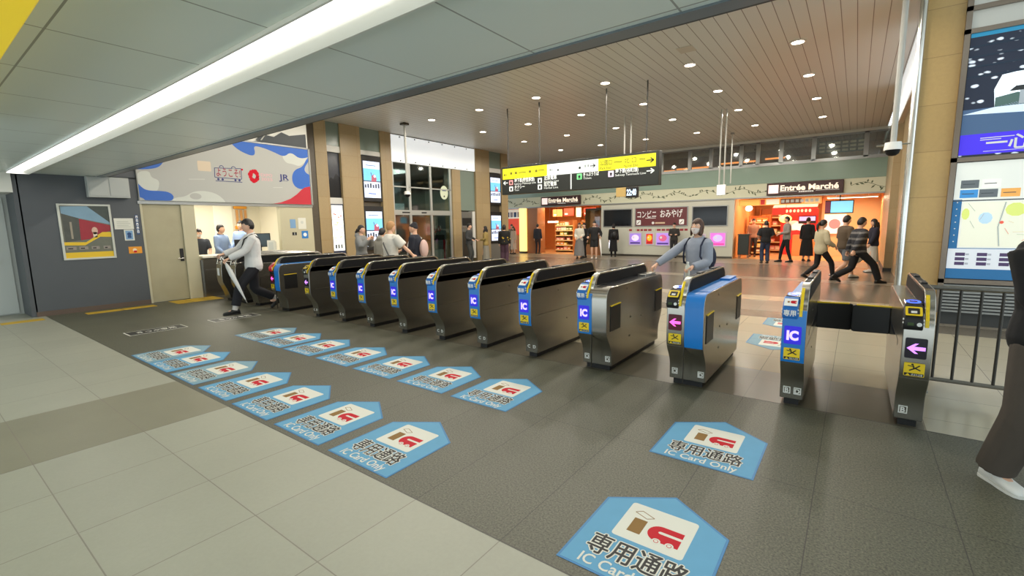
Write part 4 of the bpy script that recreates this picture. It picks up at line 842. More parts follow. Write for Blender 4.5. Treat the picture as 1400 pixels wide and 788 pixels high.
# ================================================================ shops
WARM = mat('warm_lamp', (255, 206, 140), .4, emit=9); SHW = mat('shop_wall', (216, 150, 88), .6, var=.1, scale=2); SHF = mat('shop_floor', (206, 160, 110), .25); SHC = mat('shop_ceiling', (222, 180, 130), .6)
def shop_room(name, x0, x1, y1, ztop=2.46):
    struct(name + '_left', MB().box(x0 - .1, x0, FY + .25, y1, 0, ztop + .3, SHW)); struct(name + '_far', MB().box(x1, x1 + .1, FY + .25, y1, 0, ztop + .3, SHW)); m_ = MB(); m_.box(x0 - .1, x1 + .1, y1, y1 + .1, 0, ztop + .3, SHW)
    struct('ceiling_' + name[5:], MB().box(x0 - .1, x1 + .1, FY + .25, y1 + .1, ztop + .22, ztop + .3, SHC)); struct(name, m_); struct('floor_' + name[5:], MB().box(x0, x1, FY - .05, y1, -.002, .004, SHF))
shop_room('wall_shop', -16.9, -10.0, 26); shop_room('wall_shop_right', -4.06, .72, 26)
def lampstrip(x0, x1, y, z, label, mm=WARM, p=SHOP_W, col=(1, .72, .46)):
    t = thing('shop_lamp', label, 'ceiling light', ((x0 + x1) / 2, y, z)); MB().box(x0, x1, y - .08, y + .08, z, z + .06, WHITE).build('housing', t); MB().box(x0 + .02, x1 - .02, y - .07, y + .07, z - .01, z, mm).build('diffuser', t)
    for xx in (x0 + .3, x1 - .3): MB().tube([(xx, y, z + .06), (xx, y, 2.685)], .012, WHITE, 6).build('hanger', t)
    ld = bpy.data.lights.new('shop_light', 'AREA'); ld.shape = 'RECTANGLE'; ld.size = x1 - x0; ld.size_y = .3; ld.energy = p; ld.color = col
    L = bpy.data.objects.new('lamp', ld); COL.objects.link(L); L.parent = t; L.location = (0, 0, -.03)
lampstrip(-14.0, -10.4, 21.6, 2.52, 'warm lamp strip inside the left shop near its opening')
lampstrip(-14.0, -10.4, 23.2, 2.55, 'warm lamp strip deeper inside the left shop')
lampstrip(-3.8, -1.2, 21.9, 2.55, 'warm lamp strip over the left half of the right shop')
lampstrip(-3.8, -1.0, 23.8, 2.55, 'warm lamp strip deep in the right shop')
lampstrip(-1.0, .6, 22.3, 2.36, 'bright white lamp cove on the right shop side wall', mat('cove_lamp', (255, 226, 190), .4, emit=9), SHOP_W * .6, (1, .78, .55))
t = thing('light_pillar', 'yellow glowing square pillar at the left shop corner', 'pillar', (-14.62, 20.9, 0))
MB().box(-14.80, -14.44, 20.7, 21.05, .1, 2.42, mat('pillar_glow', (255, 214, 120), .5, emit=1.6)).build('glowing_panel', t); MB().box(-14.82, -14.42, 20.68, 21.07, 0, .1, STEEL_D).build('base', t)
m_ = MB(); m_.box(-14.40, -13.72, 20.85, 21.6, 0, 2.43, mat('brown_column', (148, 96, 58), .4, var=.08)); struct('pillar_shop', m_)
# the shop farther left with a red and white front
t = thing('snack_stall', 'narrow red and white stall front left of the glowing pillar', 'stall', (-16.2, 21.6, 0))
MB().box(-16.85, -15.0, 21.5, 21.6, 1.9, 2.42, mat('stall_white', (232, 226, 216), .5, emit=.3)).build('sign_band', t); MB().box(-16.85, -15.0, 21.52, 21.62, 1.0, 1.9, mat('stall_red', (220, 70, 40), .5, emit=.3)).build('red_panel', t); MB().box(-16.85, -15.0, 21.4, 21.62, 0, .95, mat('stall_wood', (176, 120, 70), .5)).build('counter', t)
m_ = MB(); F = Face(m_, (-16.8, 21.498, 1.92), (1, 0, 0), YZ)
for i in range(7): F.rect(.05 + .25 * i, .06, .24 + .25 * i, .34, [mat('stall_blue', (40, 70, 120), .5), mat('stall_grey', (150, 150, 160), .5)][i % 2], 1)
m_.build('print', t)
# shelves with packets
PKC = [('orange', (236, 140, 40)), ('yellow', (240, 204, 80)), ('red', (206, 60, 40)), ('cream', (236, 214, 170)), ('brown', (150, 90, 50)), ('white', (240, 232, 214)), ('green', (120, 140, 60)), ('pink', (230, 150, 140))]
def packet_proto(kind, c):
    m_ = MB(); w, d, h = kind; mm = mat('pack_%d%d%d' % c, c, .4); lb = mat('pack_label', (246, 236, 214), .5)
    m_.box(-w / 2, w / 2, -d / 2, d / 2, 0, h * .92, mm); m_.px([(-d / 2, h * .92), (-d * .1, h), (d * .1, h), (d / 2, h * .92)], -w / 2, w / 2, mm); m_.box(-w * .36, w * .36, -d / 2 - .002, -d / 2 - .0005, h * .25, h * .65, lb); return m_
PROTO = {}
def packet(cname, c, kind, loc, shelf, group):
    k = (cname, kind)
    if k not in PROTO: o = PROTO[k] = packet_proto(kind, c).build('packet')
    else: o = PROTO[k].copy(); COL.objects.link(o)
    o.location = loc; return tag(o, '%s packet, %s' % (cname, shelf), 'packet', group)
def shelf_unit(name, label, x0, x1, y, h, rows, where, group, seed, fill=.8, wood=(190, 126, 70), step=.0):
    rnd = random.Random(seed); t = thing(name, label, 'shelf', ((x0 + x1) / 2, y, 0)); wm = mat('shelf_%d%d%d' % wood, wood, .5); d = .45
    for x in (x0, x1 - .03): MB().box(x, x + .03, y, y + d, 0, h, wm).build('side_panel', t)
    MB().box(x0, x1, y + d - .02, y + d, 0, h, wm).build('back_panel', t)
    for r in range(rows):
        z = .12 + (h - .15) * r / rows; MB().box(x0 + .03, x1 - .03, y + .01, y + d - .02, z - .025, z, wm).build('shelf_board', t); MB().box(x0 + .03, x1 - .03, y - .002, y + .01, z - .03, z + .02, mat('price_rail', (240, 214, 150), .4)).build('price_rail', t)
        gap = (h - .15) / rows; x = x0 + .06
        while x < x1 - .2:
            cn, c = rnd.choice(PKC); w = rnd.choice([.14, .18, .22]); hh = min(rnd.choice([.15, .2, .24]), gap - .06); n = rnd.choice([1, 2, 2])
            for _ in range(n):
                if x + w < x1 - .04 and rnd.random() < fill: packet(cn, c, (w, .16, hh), (x + w / 2, y + .12, z + .001), '%s shelf up on the %s' % (ORD[r], where), group)
                x += w + .015
    return t
shelf_unit('product_shelf', 'tall open wooden shelf of goods, left one in the left shop', -13.5, -12.35, 22.3, 1.75, 6, 'left rack in the left shop', 'packets in the left shop', 1)
shelf_unit('product_shelf', 'open wooden shelf of goods, right one in the left shop', -12.2, -11.1, 22.6, 1.6, 6, 'right rack in the left shop', 'packets in the left shop', 2)
shelf_unit('product_shelf', 'back wall shelf of goods in the left shop', -13.6, -10.4, 25.4, 2.2, 4, 'back rack in the left shop', 'packets in the left shop', 3)
shelf_unit('product_shelf', 'narrow goods shelf at the left side of the right shop', -3.9, -3.05, 23.2, 1.75, 6, 'left rack in the right shop', 'packets in the right shop', 5, wood=(206, 120, 60))
shelf_unit('product_shelf', 'goods shelf at the back of the right shop', -3.8, -2.2, 25.4, 2.1, 5, 'back rack in the right shop', 'packets in the right shop', 6, wood=(206, 120, 60))
# hanging posters in the left shop
for i, (x0, x1, z0, z1, c, cn) in enumerate([(-13.5, -12.9, 1.95, 2.35, (226, 150, 90), 'orange'), (-12.8, -12.2, 1.98, 2.38, (196, 70, 50), 'red'), (-12.05, -11.75, 1.9, 2.4, (236, 220, 190), 'cream'), (-11.6, -10.9, 1.98, 2.36, (206, 60, 40), 'bright red'), (-10.8, -10.1, 1.9, 2.3, (150, 110, 76), 'brown')]):
    fpanel('hanging_poster', '%s hanging shop poster under the left shop ceiling' % cn, 'poster', x0, x1, z0, z1, lit('hp_%d' % i, c, .35), lambda F: (F.rect(.06, .06, .24, .14, WINK, 1)), Y=22.1)
MB_ = thing('shop_sign', 'white lit sign over a rack in the left shop', 'sign', (-13.75, 22.0, 1.5)); MB().box(-13.7, -13.05, 21.86, 21.9, 1.62, 1.72, lit('lit_white2', (255, 240, 210), 1.6)).build('panel', MB_); MB().tube([(-13.6, 21.89, 1.72), (-13.6, 21.89, 2.685)], .008, BLACK, 6).build('hanger', MB_); MB().tube([(-13.15, 21.89, 1.72), (-13.15, 21.89, 2.685)], .008, BLACK, 6).build('hanger', MB_)
GLC = glass('shop_glass', (240, 230, 214), .12)
t = thing('glass_cabinet', 'glass-fronted cabinet at the right end of the left shop', 'cabinet', (-10.5, 21.3, 0)); MB().box(-11.0, -10.05, 21.1, 21.6, 0, .5, mat('cabinet_brown', (140, 96, 60), .5)).build('base', t); MB().box(-11.0, -10.05, 21.1, 21.12, .5, 2.2, GLC).build('glass_door', t); MB().box(-11.0, -10.05, 21.55, 21.6, .5, 2.3, mat('cabinet_pale', (190, 150, 110), .5)).build('back_panel', t); MB().box(-11.0, -10.97, 21.1, 21.6, .5, 2.3, STEEL_D).build('post', t); MB().box(-11.0, -10.05, 21.1, 21.6, 2.2, 2.3, STEEL_D).build('top', t)
# right shop: banner row, red booth, television, clerk's counter
t = thing('shop_banner', 'row of lit banners along the top of the right shop opening', 'banner', (-2.5, FY + .3, 2.2)); MB().box(-3.95, -1.1, FY + .28, FY + .31, 2.14, 2.40, lit('banner_orange', (236, 150, 70), .7)).build('board', t)
m_ = MB(); F = Face(m_, (-3.95, FY + .28, 2.14), (1, 0, 0), YZ)
for i, (a, b, c) in enumerate([(.05, .75, (246, 190, 90)), (.8, .95, (200, 50, 40)), (1.0, 1.45, (250, 236, 206)), (1.5, 2.2, (120, 70, 40)), (2.3, 2.8, (236, 190, 130))]): F.rect(a, .03, b, .23, lit('bn%d' % i, c, .5), 1)
for i in range(8): F.rect(1.52 + .16 * i, .08, 1.63 + .16 * i, .19, WINK, 2)
m_.build('print', t)
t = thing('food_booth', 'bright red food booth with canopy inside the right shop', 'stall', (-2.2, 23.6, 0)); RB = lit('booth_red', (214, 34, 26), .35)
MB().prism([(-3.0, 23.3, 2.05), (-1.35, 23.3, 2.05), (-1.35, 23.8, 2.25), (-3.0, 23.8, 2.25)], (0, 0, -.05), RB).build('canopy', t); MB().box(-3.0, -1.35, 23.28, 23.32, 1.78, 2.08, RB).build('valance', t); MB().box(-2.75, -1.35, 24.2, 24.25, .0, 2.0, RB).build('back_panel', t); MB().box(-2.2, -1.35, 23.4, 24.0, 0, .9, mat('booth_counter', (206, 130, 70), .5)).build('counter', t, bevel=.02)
m_ = MB(); F = Face(m_, (-3.0, 23.28, 1.78), (1, 0, 0), YZ)
for i in range(7): F.disc(.55 + .14 * i, .15, .05, WINK, 1, .07, n=8)
m_.build('valance_print', t); m_ = MB(); F = Face(m_, (-2.75, 24.2, 0), (1, 0, 0), YZ); F.disc(.5, 1.3, .3, lit('booth_pink', (246, 190, 176), .6), 1, .22); F.poly([(.3, 1.2), (1.0, 1.0), (1.2, 1.25), (.6, 1.45)], lit('booth_white', (250, 236, 220), .6), 2); m_.build('mural', t)
for k, (x, z) in enumerate([(-2.45, 1.60), (-3.65, 2.05)]):
    t = thing('paper_lantern', ['round yellow lantern glowing in front of the red booth', 'small round white lamp by the right shop left edge'][k], 'lantern', (x, 22.9 - k * 1.3, z)); MB().ell((x, 22.9 - k * 1.3, z), (.24 - .1 * k, .24 - .1 * k, .17 - .05 * k), lit('lantern_glow%d' % k, (255, 206 + 30 * k, 110 + 110 * k), 2.2), 16, 10).build('shade', t, smooth=True); MB().tube([(x, 22.9 - k * 1.3, z + .1), (x, 23.1 - k * 1.5, 2.66)], .008, BLACK, 6).build('cord', t)
t = thing('television', 'wide television glowing violet inside the red booth', 'television', (-1.75, 23.9, 1.3)); MB().box(-2.05, -1.4, 23.85, 23.9, 1.38, 1.72, BLACK).build('case', t); MB().box(-2.02, -1.43, 23.845, 23.85, 1.5, 1.68, lit('tv_violet', (226, 190, 240), .9)).build('screen', t)
t = thing('television', 'pale blue monitor hanging at the right shop opening', 'television', (-.55, 21.4, 1.78)); MB().box(-1.0, -.12, 21.42, 21.48, 1.76, 2.24, BLACK).build('case', t, bevel=.01); MB().box(-.82, -.15, 21.414, 21.42, 1.79, 2.21, lit('tv_blue', (130, 206, 236), .9)).build('screen', t); MB().box(-1.0, -.83, 21.412, 21.42, 1.79, 2.21, lit('tv_side', (110, 50, 70), .5)).build('side_panel', t); MB().tube([(-.55, 21.45, 2.24), (-.55, 21.45, 2.68)], .02, BLACK, 8).build('mount', t)
t = thing('waste_bin', 'tall dark box bin at the left edge of the right shop', 'bin', (-3.75, 21.3, 0)); MB().box(-3.92, -3.50, 21.1, 21.5, .14, .95, mat('bin_dark', (34, 40, 34), .4)).build('body', t, bevel=.02); MB().box(-3.94, -3.48, 21.08, 21.52, .95, 1.0, mat('bin_lid', (50, 54, 48), .4)).build('lid', t, bevel=.01)
for x in (-3.87, -3.55):
    for y in (21.15, 21.45): MB().tube([(x, y, 0), (x, y, .14)], .02, ALU, 8).build('leg', t)
t = thing('wall_poster', 'pink framed picture glowing on the beige right shop wall', 'picture', (-.4, 23.5, 1.0)); m_ = MB().box(-1.1, -.35, 23.48, 23.52, .95, 1.75, lit('pic_pink', (246, 200, 190), .9)); m_.build('panel', t); m_ = MB(); F = Face(m_, (-1.1, 23.48, .95), (1, 0, 0), YZ); F.disc(.37, .4, .2, lit('pic_rose', (220, 120, 120), .6), 1); m_.build('print', t)
m_ = MB(); m_.box(-1.2, .72, 23.6, 23.7, 0, 2.7, mat('shop_beige', (216, 178, 128), .5)); struct('wall_shop_partition', m_)
# restaurant upstairs: glowing lamp rails, tables edge
for k, (a, b, z, lab) in enumerate([(-9.2, -6.9, 3.86, 'warm lamp rail glowing behind the left upper windows'), (-6.8, -5.3, 3.90, 'warm lamp rail behind the second upper windows'), (-4.9, -3.4, 3.98, 'warm lamp rail behind the middle upper windows'), (-3.2, -2.5, 4.02, 'short warm lamp rail behind a middle upper window')]):
    t = thing('lamp_rail', lab, 'lamp', ((a + b) / 2, FY + 1.2, z)); MB().box(a, b, FY + 1.15, FY + 1.25, z, z + .06, mat('rail_glow', (255, 150, 70), .5, emit=2.6)).build('glow_strip', t); MB().box(a, b, FY + 1.1, FY + 1.3, 3.66, z - .02, mat('booth_seat', (110, 52, 30), .5)).build('seat_back', t)
m_ = MB(); m_.box(-2.4, .1, FY + .7, FY + .75, 3.665, 4.0, mat('counter_wood', (180, 120, 60), .5)); tag(m_.build('bar_counter', origin='base'), 'wooden counter front behind the right upper windows', 'counter')
t = thing('menu_board', 'dark menu board with pale rows behind the right upper window', 'board', (-.7, FY + 1.0, 4.0)); MB().box(-1.4, .1, FY + 1.0, FY + 1.03, 4.02, 4.5, mat('menu_dark', (52, 48, 42), .5)).build('board', t); m_ = MB(); F = Face(m_, (-1.4, FY + 1.0, 4.02), (1, 0, 0), YZ)
for r in range(3):
    for c in range(6): F.rect(.06 + .24 * c, .06 + .14 * r, .24 + .24 * c, .14 + .14 * r, lit('menu_row', (170, 160, 130), .3), 1)
m_.build('rows', t)
ld = bpy.data.lights.new('restaurant_light', 'AREA'); ld.shape = 'RECTANGLE'; ld.size = 9; ld.size_y = .6; ld.energy = 60; ld.color = (1, .6, .3); L = bpy.data.objects.new('restaurant_lamp', ld); COL.objects.link(L); L.location = (-4.5, FY + 1.8, 4.55)
# added lamp with no fixture seen, brightens the office interior
t = thing('office_fill_lamp', 'added lamp panel brightening the inside of the station office', 'ceiling light', (-13.4, 5.2, 2.44)); MB().box(-14.2, -12.6, 4.9, 5.5, 2.44, 2.495, mat('office_fill_glow', (255, 246, 224), .5, emit=4)).build('panel', t)
ld = bpy.data.lights.new('office_fill_light', 'AREA'); ld.size = 1.4; ld.energy = 55; ld.color = (1, .93, .8); L = bpy.data.objects.new('lamp', ld); COL.objects.link(L); L.parent = t; L.location = (0, 0, -.04)
# ================================================================ people
SKIN = mat('skin', (222, 176, 148), .5, var=.04, scale=12); LIP = mat('lips', (176, 96, 88), .45); EYEW = mat('eye_white', (236, 234, 230), .3); IRIS = mat('iris', (34, 24, 20), .2)
HAIRS = {'black': mat('hair_black', (30, 26, 26), .45, bump=.4, scale=60), 'brown': mat('hair_brown', (74, 48, 36), .45, bump=.4, scale=60), 'blond': mat('hair_blond', (176, 132, 84), .5, bump=.4, scale=60)}
def cloth(rgb, **k): return mat('cloth_%d_%d_%d' % rgb, rgb, .85, bump=.25, scale=22, var=.08, **k)
def ik(a, c, l1, l2, pole):
    a, c = V(a), V(c); d = c - a; L = min(d.length, (l1 + l2) * .999); u = d.normalized(); c = a + u * L
    x = (l1 * l1 - l2 * l2 + L * L) / (2 * L); h = math.sqrt(max(l1 * l1 - x * x, 0)); p = V(pole); p = p - u * p.dot(u); p.normalize()
    return a + u * x + p * h, c
def remesh(mb, vox, smooth=4):
    me = bpy.data.meshes.new('tmp'); me.from_pydata(mb.v, [], mb.f); me.update(); o = bpy.data.objects.new('tmp', me); COL.objects.link(o)
    r = o.modifiers.new('r', 'REMESH'); r.mode = 'VOXEL'; r.voxel_size = vox
    s = o.modifiers.new('s', 'SMOOTH'); s.iterations = smooth; s.factor = .5
    ev = o.evaluated_get(bpy.context.evaluated_depsgraph_get()); m2 = ev.to_mesh()
    n = len(m2.vertices); co = np.empty(n * 3, 'f'); m2.vertices.foreach_get('co', co); vv = [tuple(map(float, c)) for c in co.reshape(-1, 3)]; ff = [tuple(p.vertices) for p in m2.polygons]
    ev.to_mesh_clear(); bpy.data.objects.remove(o); bpy.data.meshes.remove(me); return vv, ff
def person(label, loc, head_deg, h, top=(200, 200, 200), bottom=(30, 30, 34), sleeve=1.0, hem=.84, pants='slim', pant_end=.09, shoes=(24, 24, 24), hair='black', style='short', feet=None, hands=None, lean=0., female=False, look=(0, 0), mask=False, coat=None, skirt=None, hood=False, beanie=None, vox=.016, wide=1.0, curl=.9, collar=None, stripes=None, socks=None, spots=None, sole=None):
    S = h / 1.70; t = thing('person', label, 'person', (loc[0], loc[1], loc[2] if len(loc) > 2 else 0), math.radians(head_deg - 90), local=True)
    fm = .9 if female else 1.0
    feet = feet or [(-.10, .02, 0, 0), (.10, -.02, 0, 0)]       # x, y, heel lift, toe-out
    hip_z = .88; spread = max(abs(feet[0][1] - feet[1][1]), .01)
    if spread > .35: hip_z = .08 + math.sqrt(max(.80 ** 2 - (spread / 2) ** 2, .4)) 
    dz = hip_z - .88; hipc = V((0, (feet[0][1] + feet[1][1]) / 2 * .6, 0))
    Rl = Matrix.Rotation(-lean, 3, 'X'); piv = V((0, 0, .88))
    def B(p): return Rl @ (V(p) - piv) + piv + V((0, hipc.y, dz))
    sh = [B((s * .175 * fm, 0, 1.385)) for s in (-1, 1)]
    hands = hands or [(-.24, .04, .80), (.24, .04, .80)]
    arms = []
    for s, sp, hp in zip((-1, 1), sh, hands):
        el, wr = ik(sp, V(hp) + V((0, hipc.y, dz)), .275, .25, (s * .45, -1, -.3)); arms.append((sp, el, wr))
    legs = []
    for s, f in zip((-1, 1), feet):
        hp = V((s * .088, hipc.y, hip_z - .01)); an = V((f[0], f[1] - .0, .085 + f[2])); kn, an = ik(hp, an, .405, .40, (s * .06, 1, .15)); legs.append((hp, kn, an))
    TOR = [(.79, .10, .075), (.84, .150, .105), (.90, .165, .115), (.97, .155, .108), (1.05, .137, .10), (1.16, .150, .108), (1.28, .170, .113), (1.36, .168, .10), (1.405, .125, .082), (1.44, .072, .066), (1.47, .053, .056), (1.54, .05, .054)]
    def torso(mb, z0, z1, g, m):
        zs = [r[0] for r in TOR]; rx = [r[1] for r in TOR]; ry = [r[2] for r in TOR]
        k = [z0] + [z for z in zs if z0 + .012 < z < z1 - .012] + [z1]
        rs = []
        for z in k:
            a, b = float(np.interp(z, zs, rx)) * (fm if z > .98 else 1) + g, float(np.interp(z, zs, ry)) * (.95 if female else 1) + g
            rs.append([B((a * math.copysign(abs(math.cos(q)) ** .85, math.cos(q)), b * math.copysign(abs(math.sin(q)) ** .85, math.sin(q)) - .01, z)) for q in [2 * math.pi * i / 18 for i in range(18)]])
        mb.rings(rs, m)
    def limb(mb, pts, rs, m):
        p = [V(q) for q in pts]; pp = [p[0], p[0].lerp(p[1], .5), p[0].lerp(p[1], .92), p[1].lerp(p[2], .12), p[1].lerp(p[2], .45), p[2]]
        mb.tube(pp, [rs[0], (rs[0] + rs[1]) / 2, rs[1], rs[1], (rs[1] * 1.02 + rs[2]) / 2 + (.008 if rs[2] < .05 else 0), rs[2]], m, 12)
    def fin(mb, name, parent=t, smooth=True):
        mb.v = [(a * S, b * S, c * S) for a, b, c in mb.v]; return mb.build(name, parent, smooth=smooth, ang=60)
    # --- one continuous body
    b = MB(); torso(b, .79, 1.56, -.004, SKIN)
    for a in arms: limb(b, a, (.047 * fm, .038 * fm, .027), SKIN)
    for l in legs: limb(b, l, (.082, .054, .037), SKIN)
    for i, a in enumerate(arms):
        b.ell(a[0], (.05, .05, .05), SKIN, 10, 8)
    for l, f in zip(legs, feet): b.ell(l[2] + V((0, .04, -.04)), (.04, .085, .035), SKIN, 10, 6)
    vv, ff = remesh(b, vox); body = MB(); body.add(vv, ff, SKIN)
    # --- hands with five fingers
    HD = []
    for i, (sp, el, wr) in enumerate(arms):
        s = (-1, 1)[i]; d = (wr - el).normalized(); n = V((-s, .25, -.35)) if abs(d.z) > .6 else V((0, .0, -1)); n = (n - d * n.dot(d)).normalized(); sd = d.cross(n)
        if sd.dot(V((0, 1, .4))) < 0: sd = -sd
        q = lambda x, y, z: wr + d * x + sd * y + n * z
        body.rings([[q(x, ww * math.cos(a), tt * math.sin(a)) for a in [2 * math.pi * k / 10 for k in range(10)]] for x, ww, tt in ((-.02, .026, .022), (.02, .036, .017), (.06, .041, .016), (.088, .036, .012))], SKIN)
        for y, L in ((.030, .066), (.010, .074), (-.010, .070), (-.029, .056)):
            p0 = q(.075, y, .0); c = curl; p1 = p0 + (d * math.cos(c * .6) + n * math.sin(c * .6)) * L * .45; p2 = p1 + (d * math.cos(c * 1.5) + n * math.sin(c * 1.5)) * L * .33; p3 = p2 + (d * math.cos(c * 2.1) + n * math.sin(c * 2.1)) * L * .25
            body.tube([p0, p1, p2, p3], [.0092, .0086, .0078, .006], SKIN, 7)
        p0 = q(.022, .030, .004); p1 = q(.052, .054, .016); p2 = q(.078, .050, .030); body.tube([p0, p1, p2], [.012, .010, .007], SKIN, 7)
        HD.append((q(.08, 0, .028), d, n, sd))
    # --- head
    hc = B((0, .018, 1.592)); Rh = Rl @ Matrix.Rotation(math.radians(-look[0]), 3, 'Z') @ Matrix.Rotation(math.radians(-look[1]), 3, 'X')
    hs = .97 if female else 1.0
    def hv(x, y, z, g=1.0):
        px_, py, pz = x * .074, y * .093, z * .114
        if z < 0: k = -z; px_ *= 1 - .30 * k ** 1.6; py = py * (1 - .18 * k ** 2) + .020 * k ** 2
        if y > .25: py *= .97
        return V((px_, py, pz)) * g * hs
    def hp(p): return hc + Rh @ V(p)
    N, K = 22, 16
    def shell(fn, m, mb):
        rs = []
        for i in range(K + 1):
            a = math.pi * min(max(i / K, .02), .98)
            rs.append([hp(fn(math.sin(a) * math.cos(2 * math.pi * j / N), math.sin(a) * math.sin(2 * math.pi * j / N), -math.cos(a))) for j in range(N)])
        mb.rings(rs, m)
    shell(lambda x, y, z: hv(x, y, z), SKIN, body)
    body.rings([[hp(V((a * hs, bb * hs, c * hs))) for a, bb, c in r] for r in ([(-.006, .084, .022), (.006, .084, .022), (.004, .080, .022), (-.004, .080, .022)], [(-.010, .094, -.006), (.010, .094, -.006), (.008, .08, -.006), (-.008, .08, -.006)], [(-.015, .104, -.024), (.015, .104, -.024), (.014, .08, -.028), (-.014, .08, -.028)], [(-.012, .096, -.034), (.012, .096, -.034), (.01, .08, -.034), (-.01, .08, -.034)])], SKIN)
    hm = HAIRS[hair]
    for s in (-1, 1):
        body.ell(hp((s * .031 * hs, .0835 * hs, .008)), (.0135, .006, .0065), EYEW, 10, 6, Rh); body.ell(hp((s * .031 * hs, .0885 * hs, .008)), (.0058, .003, .006), IRIS, 8, 6, Rh)
        body.ell(hp((s * .031 * hs, .0865 * hs, .031)), (.018, .005, .0035), hm, 8, 6, Rh); body.ell(hp((s * .073 * hs, -.004, -.002)), (.010, .018, .030), SKIN, 10, 8, Rh)
    body.ell(hp((0, .0905 * hs, -.056)), (.021, .006, .0055), LIP, 10, 6, Rh)
    fin(body, 'body')
    # --- hair
    if beanie is None or style != 'short':
        hb = MB()
        def hf(x, y, z):
            front = .26 + .10 * math.sin(9 * x); low = {'short': -.58, 'bob': -.62, 'long': -.7, 'pony': -.45, 'bun': -.45}[style]
            side = -.16 if style == 'short' else low if style in ('bob', 'long') else -.12
            line = front if y > .45 else side + (front - side) * max(0, (y - .1) / .35) if y > .1 else low + (side - low) * max(0, (y + .5) / .6) if y > -.5 else low
            g = 1.0 + max(-.16, min(1, (z - line) / .12) * .15 if z > line else -.16)
            if style == 'bob' and z > line: g += .01
            return hv(x, y, z, g * (1.02 if z > .6 else 1))
        shell(hf, hm, hb)
        if style == 'bob': 
            for s in (-1, 1): hb.ell(hp((s * .068, .012, -.040)), (.014, .036, .085), hm, 12, 8, Rh)
            hb.ell(hp((0, -.045, -.045)), (.072, .052, .088), hm, 14, 10, Rh)
        if style == 'long': 
            hb.tube([hp((0, -.06, .0)), hp((0, -.085, -.12)), hp((0, -.09, -.25)), hp((0, -.075, -.36))], [.085, .088, .08, .05], hm, 14, .55)
            for s in (-1, 1): hb.ell(hp((s * .07, -.01, -.08)), (.024, .045, .11), hm, 10, 8, Rh)
        if style == 'pony': hb.ell(hp((0, -.115, .03)), (.028, .028, .028), hm, 10, 8); hb.tube([hp((0, -.11, .03)), hp((0, -.155, -.02)), hp((0, -.16, -.12)), hp((0, -.14, -.2))], [.024, .036, .03, .01], hm, 10)
        if style == 'bun': hb.ell(hp((0, -.10, .05)), (.045, .04, .045), hm, 12, 8)
        fin(hb, 'hair')
    if beanie:
        hb = MB(); shell(lambda x, y, z: hv(x, y, z, 1.13 if z > .12 else .84), cloth(beanie), hb); hb.ell(hp((0, 0, .1)), (.055, .065, .045), cloth(beanie), 12, 8, Rh); fin(hb, 'beanie')
    if mask:
        mk = MB(); rs = []
        for z in (-.028, -.045, -.065, -.085, -.10):
            zz = z / .114; w_ = [1.0, .98, .9, .74, .5][int(round((-z - .028) / .018))] if z > -.1 else .5
            row = []
            for j in range(9):
                a = math.radians(90 + (j - 4) * 19 * w_); c = math.sqrt(max(1 - zz * zz, .05)); p = hv(c * math.cos(a), c * math.sin(a), zz, 1.07); p.y += .012 * (1 - abs(j - 4) / 4); row.append(p)
            rs.append(row)
        pts = [hp(p) for r in rs for p in r] + [hp(p - V((0, .006, 0))) for r in rs for p in r]; n_ = 45; fs = []
        for i in range(4):
            for j in range(8): q_ = (i * 9 + j, i * 9 + j + 1, i * 9 + j + 10, i * 9 + j + 9); fs += [q_, tuple(n_ + x for x in reversed(q_))]
        edge = list(range(9)) + [9 * i + 8 for i in range(1, 5)] + [36 + j for j in range(7, -1, -1)] + [9 * i for i in range(3, 0, -1)]
        fs += [(edge[i], edge[(i + 1) % len(edge)], n_ + edge[(i + 1) % len(edge)], n_ + edge[i]) for i in range(len(edge))]
        mk.add(pts, fs, mat('mask_white', (238, 226, 220), .7)); fin(mk, 'face_mask')
    # --- lower clothes
    g = .012
    if pants and not skirt:
        p = MB(); pm = cloth(bottom); torso(p, .80, 1.0, g, pm)
        for hp_, kn, an in legs:
            L = (an - kn); e = kn + L * max(.05, min(1.04, (1 - (pant_end - .085) / .39))) if pant_end < .5 else kn - (kn - hp_) * ((pant_end - .5) / .4)
            w3 = {'slim': (.094, .068, .052), 'straight': (.098, .080, .074), 'wide': (.106, .096, .092)}[pants]
            if pant_end >= .5: p.tube([hp_, hp_.lerp(e, .5), e], [w3[0], w3[0], w3[1] * 1.12], pm, 12)
            else: limb(p, (hp_, kn, e), w3, pm)
        vv, ff = remesh(p, vox); p = MB(); p.add(vv, ff, pm); fin(p, 'trousers' if pant_end < .5 else 'shorts')
    if skirt:     # (colour, hem height, half width)
        p = MB(); pm = cloth(skirt[0]); fc = V(((feet[0][0] + feet[1][0]) / 2, (feet[0][1] + feet[1][1]) / 2, 0)); rs = []
        for k in range(9):
            u = k / 8; z = 1.02 + (skirt[1] - 1.02) * u; c = B((0, 0, 1.0)).lerp(fc, u * .6); rx = .135 + (skirt[2] - .135) * u ** .8 + .02 * math.sin(u * 3); ry = .105 + (skirt[2] * .85 - .105) * u ** .8
            rs.append([V((c.x + rx * math.cos(q) * (1 + .05 * u * math.cos(9 * q)), c.y + ry * math.sin(q) * (1 + .05 * u * math.cos(9 * q)), z + dz * (1 - u))) for q in [2 * math.pi * i / 36 for i in range(36)]])
        p.rings(rs, pm); fin(p, 'skirt')
    # --- upper clothes
    u_ = MB(); um = cloth(top); gg = .022 * wide
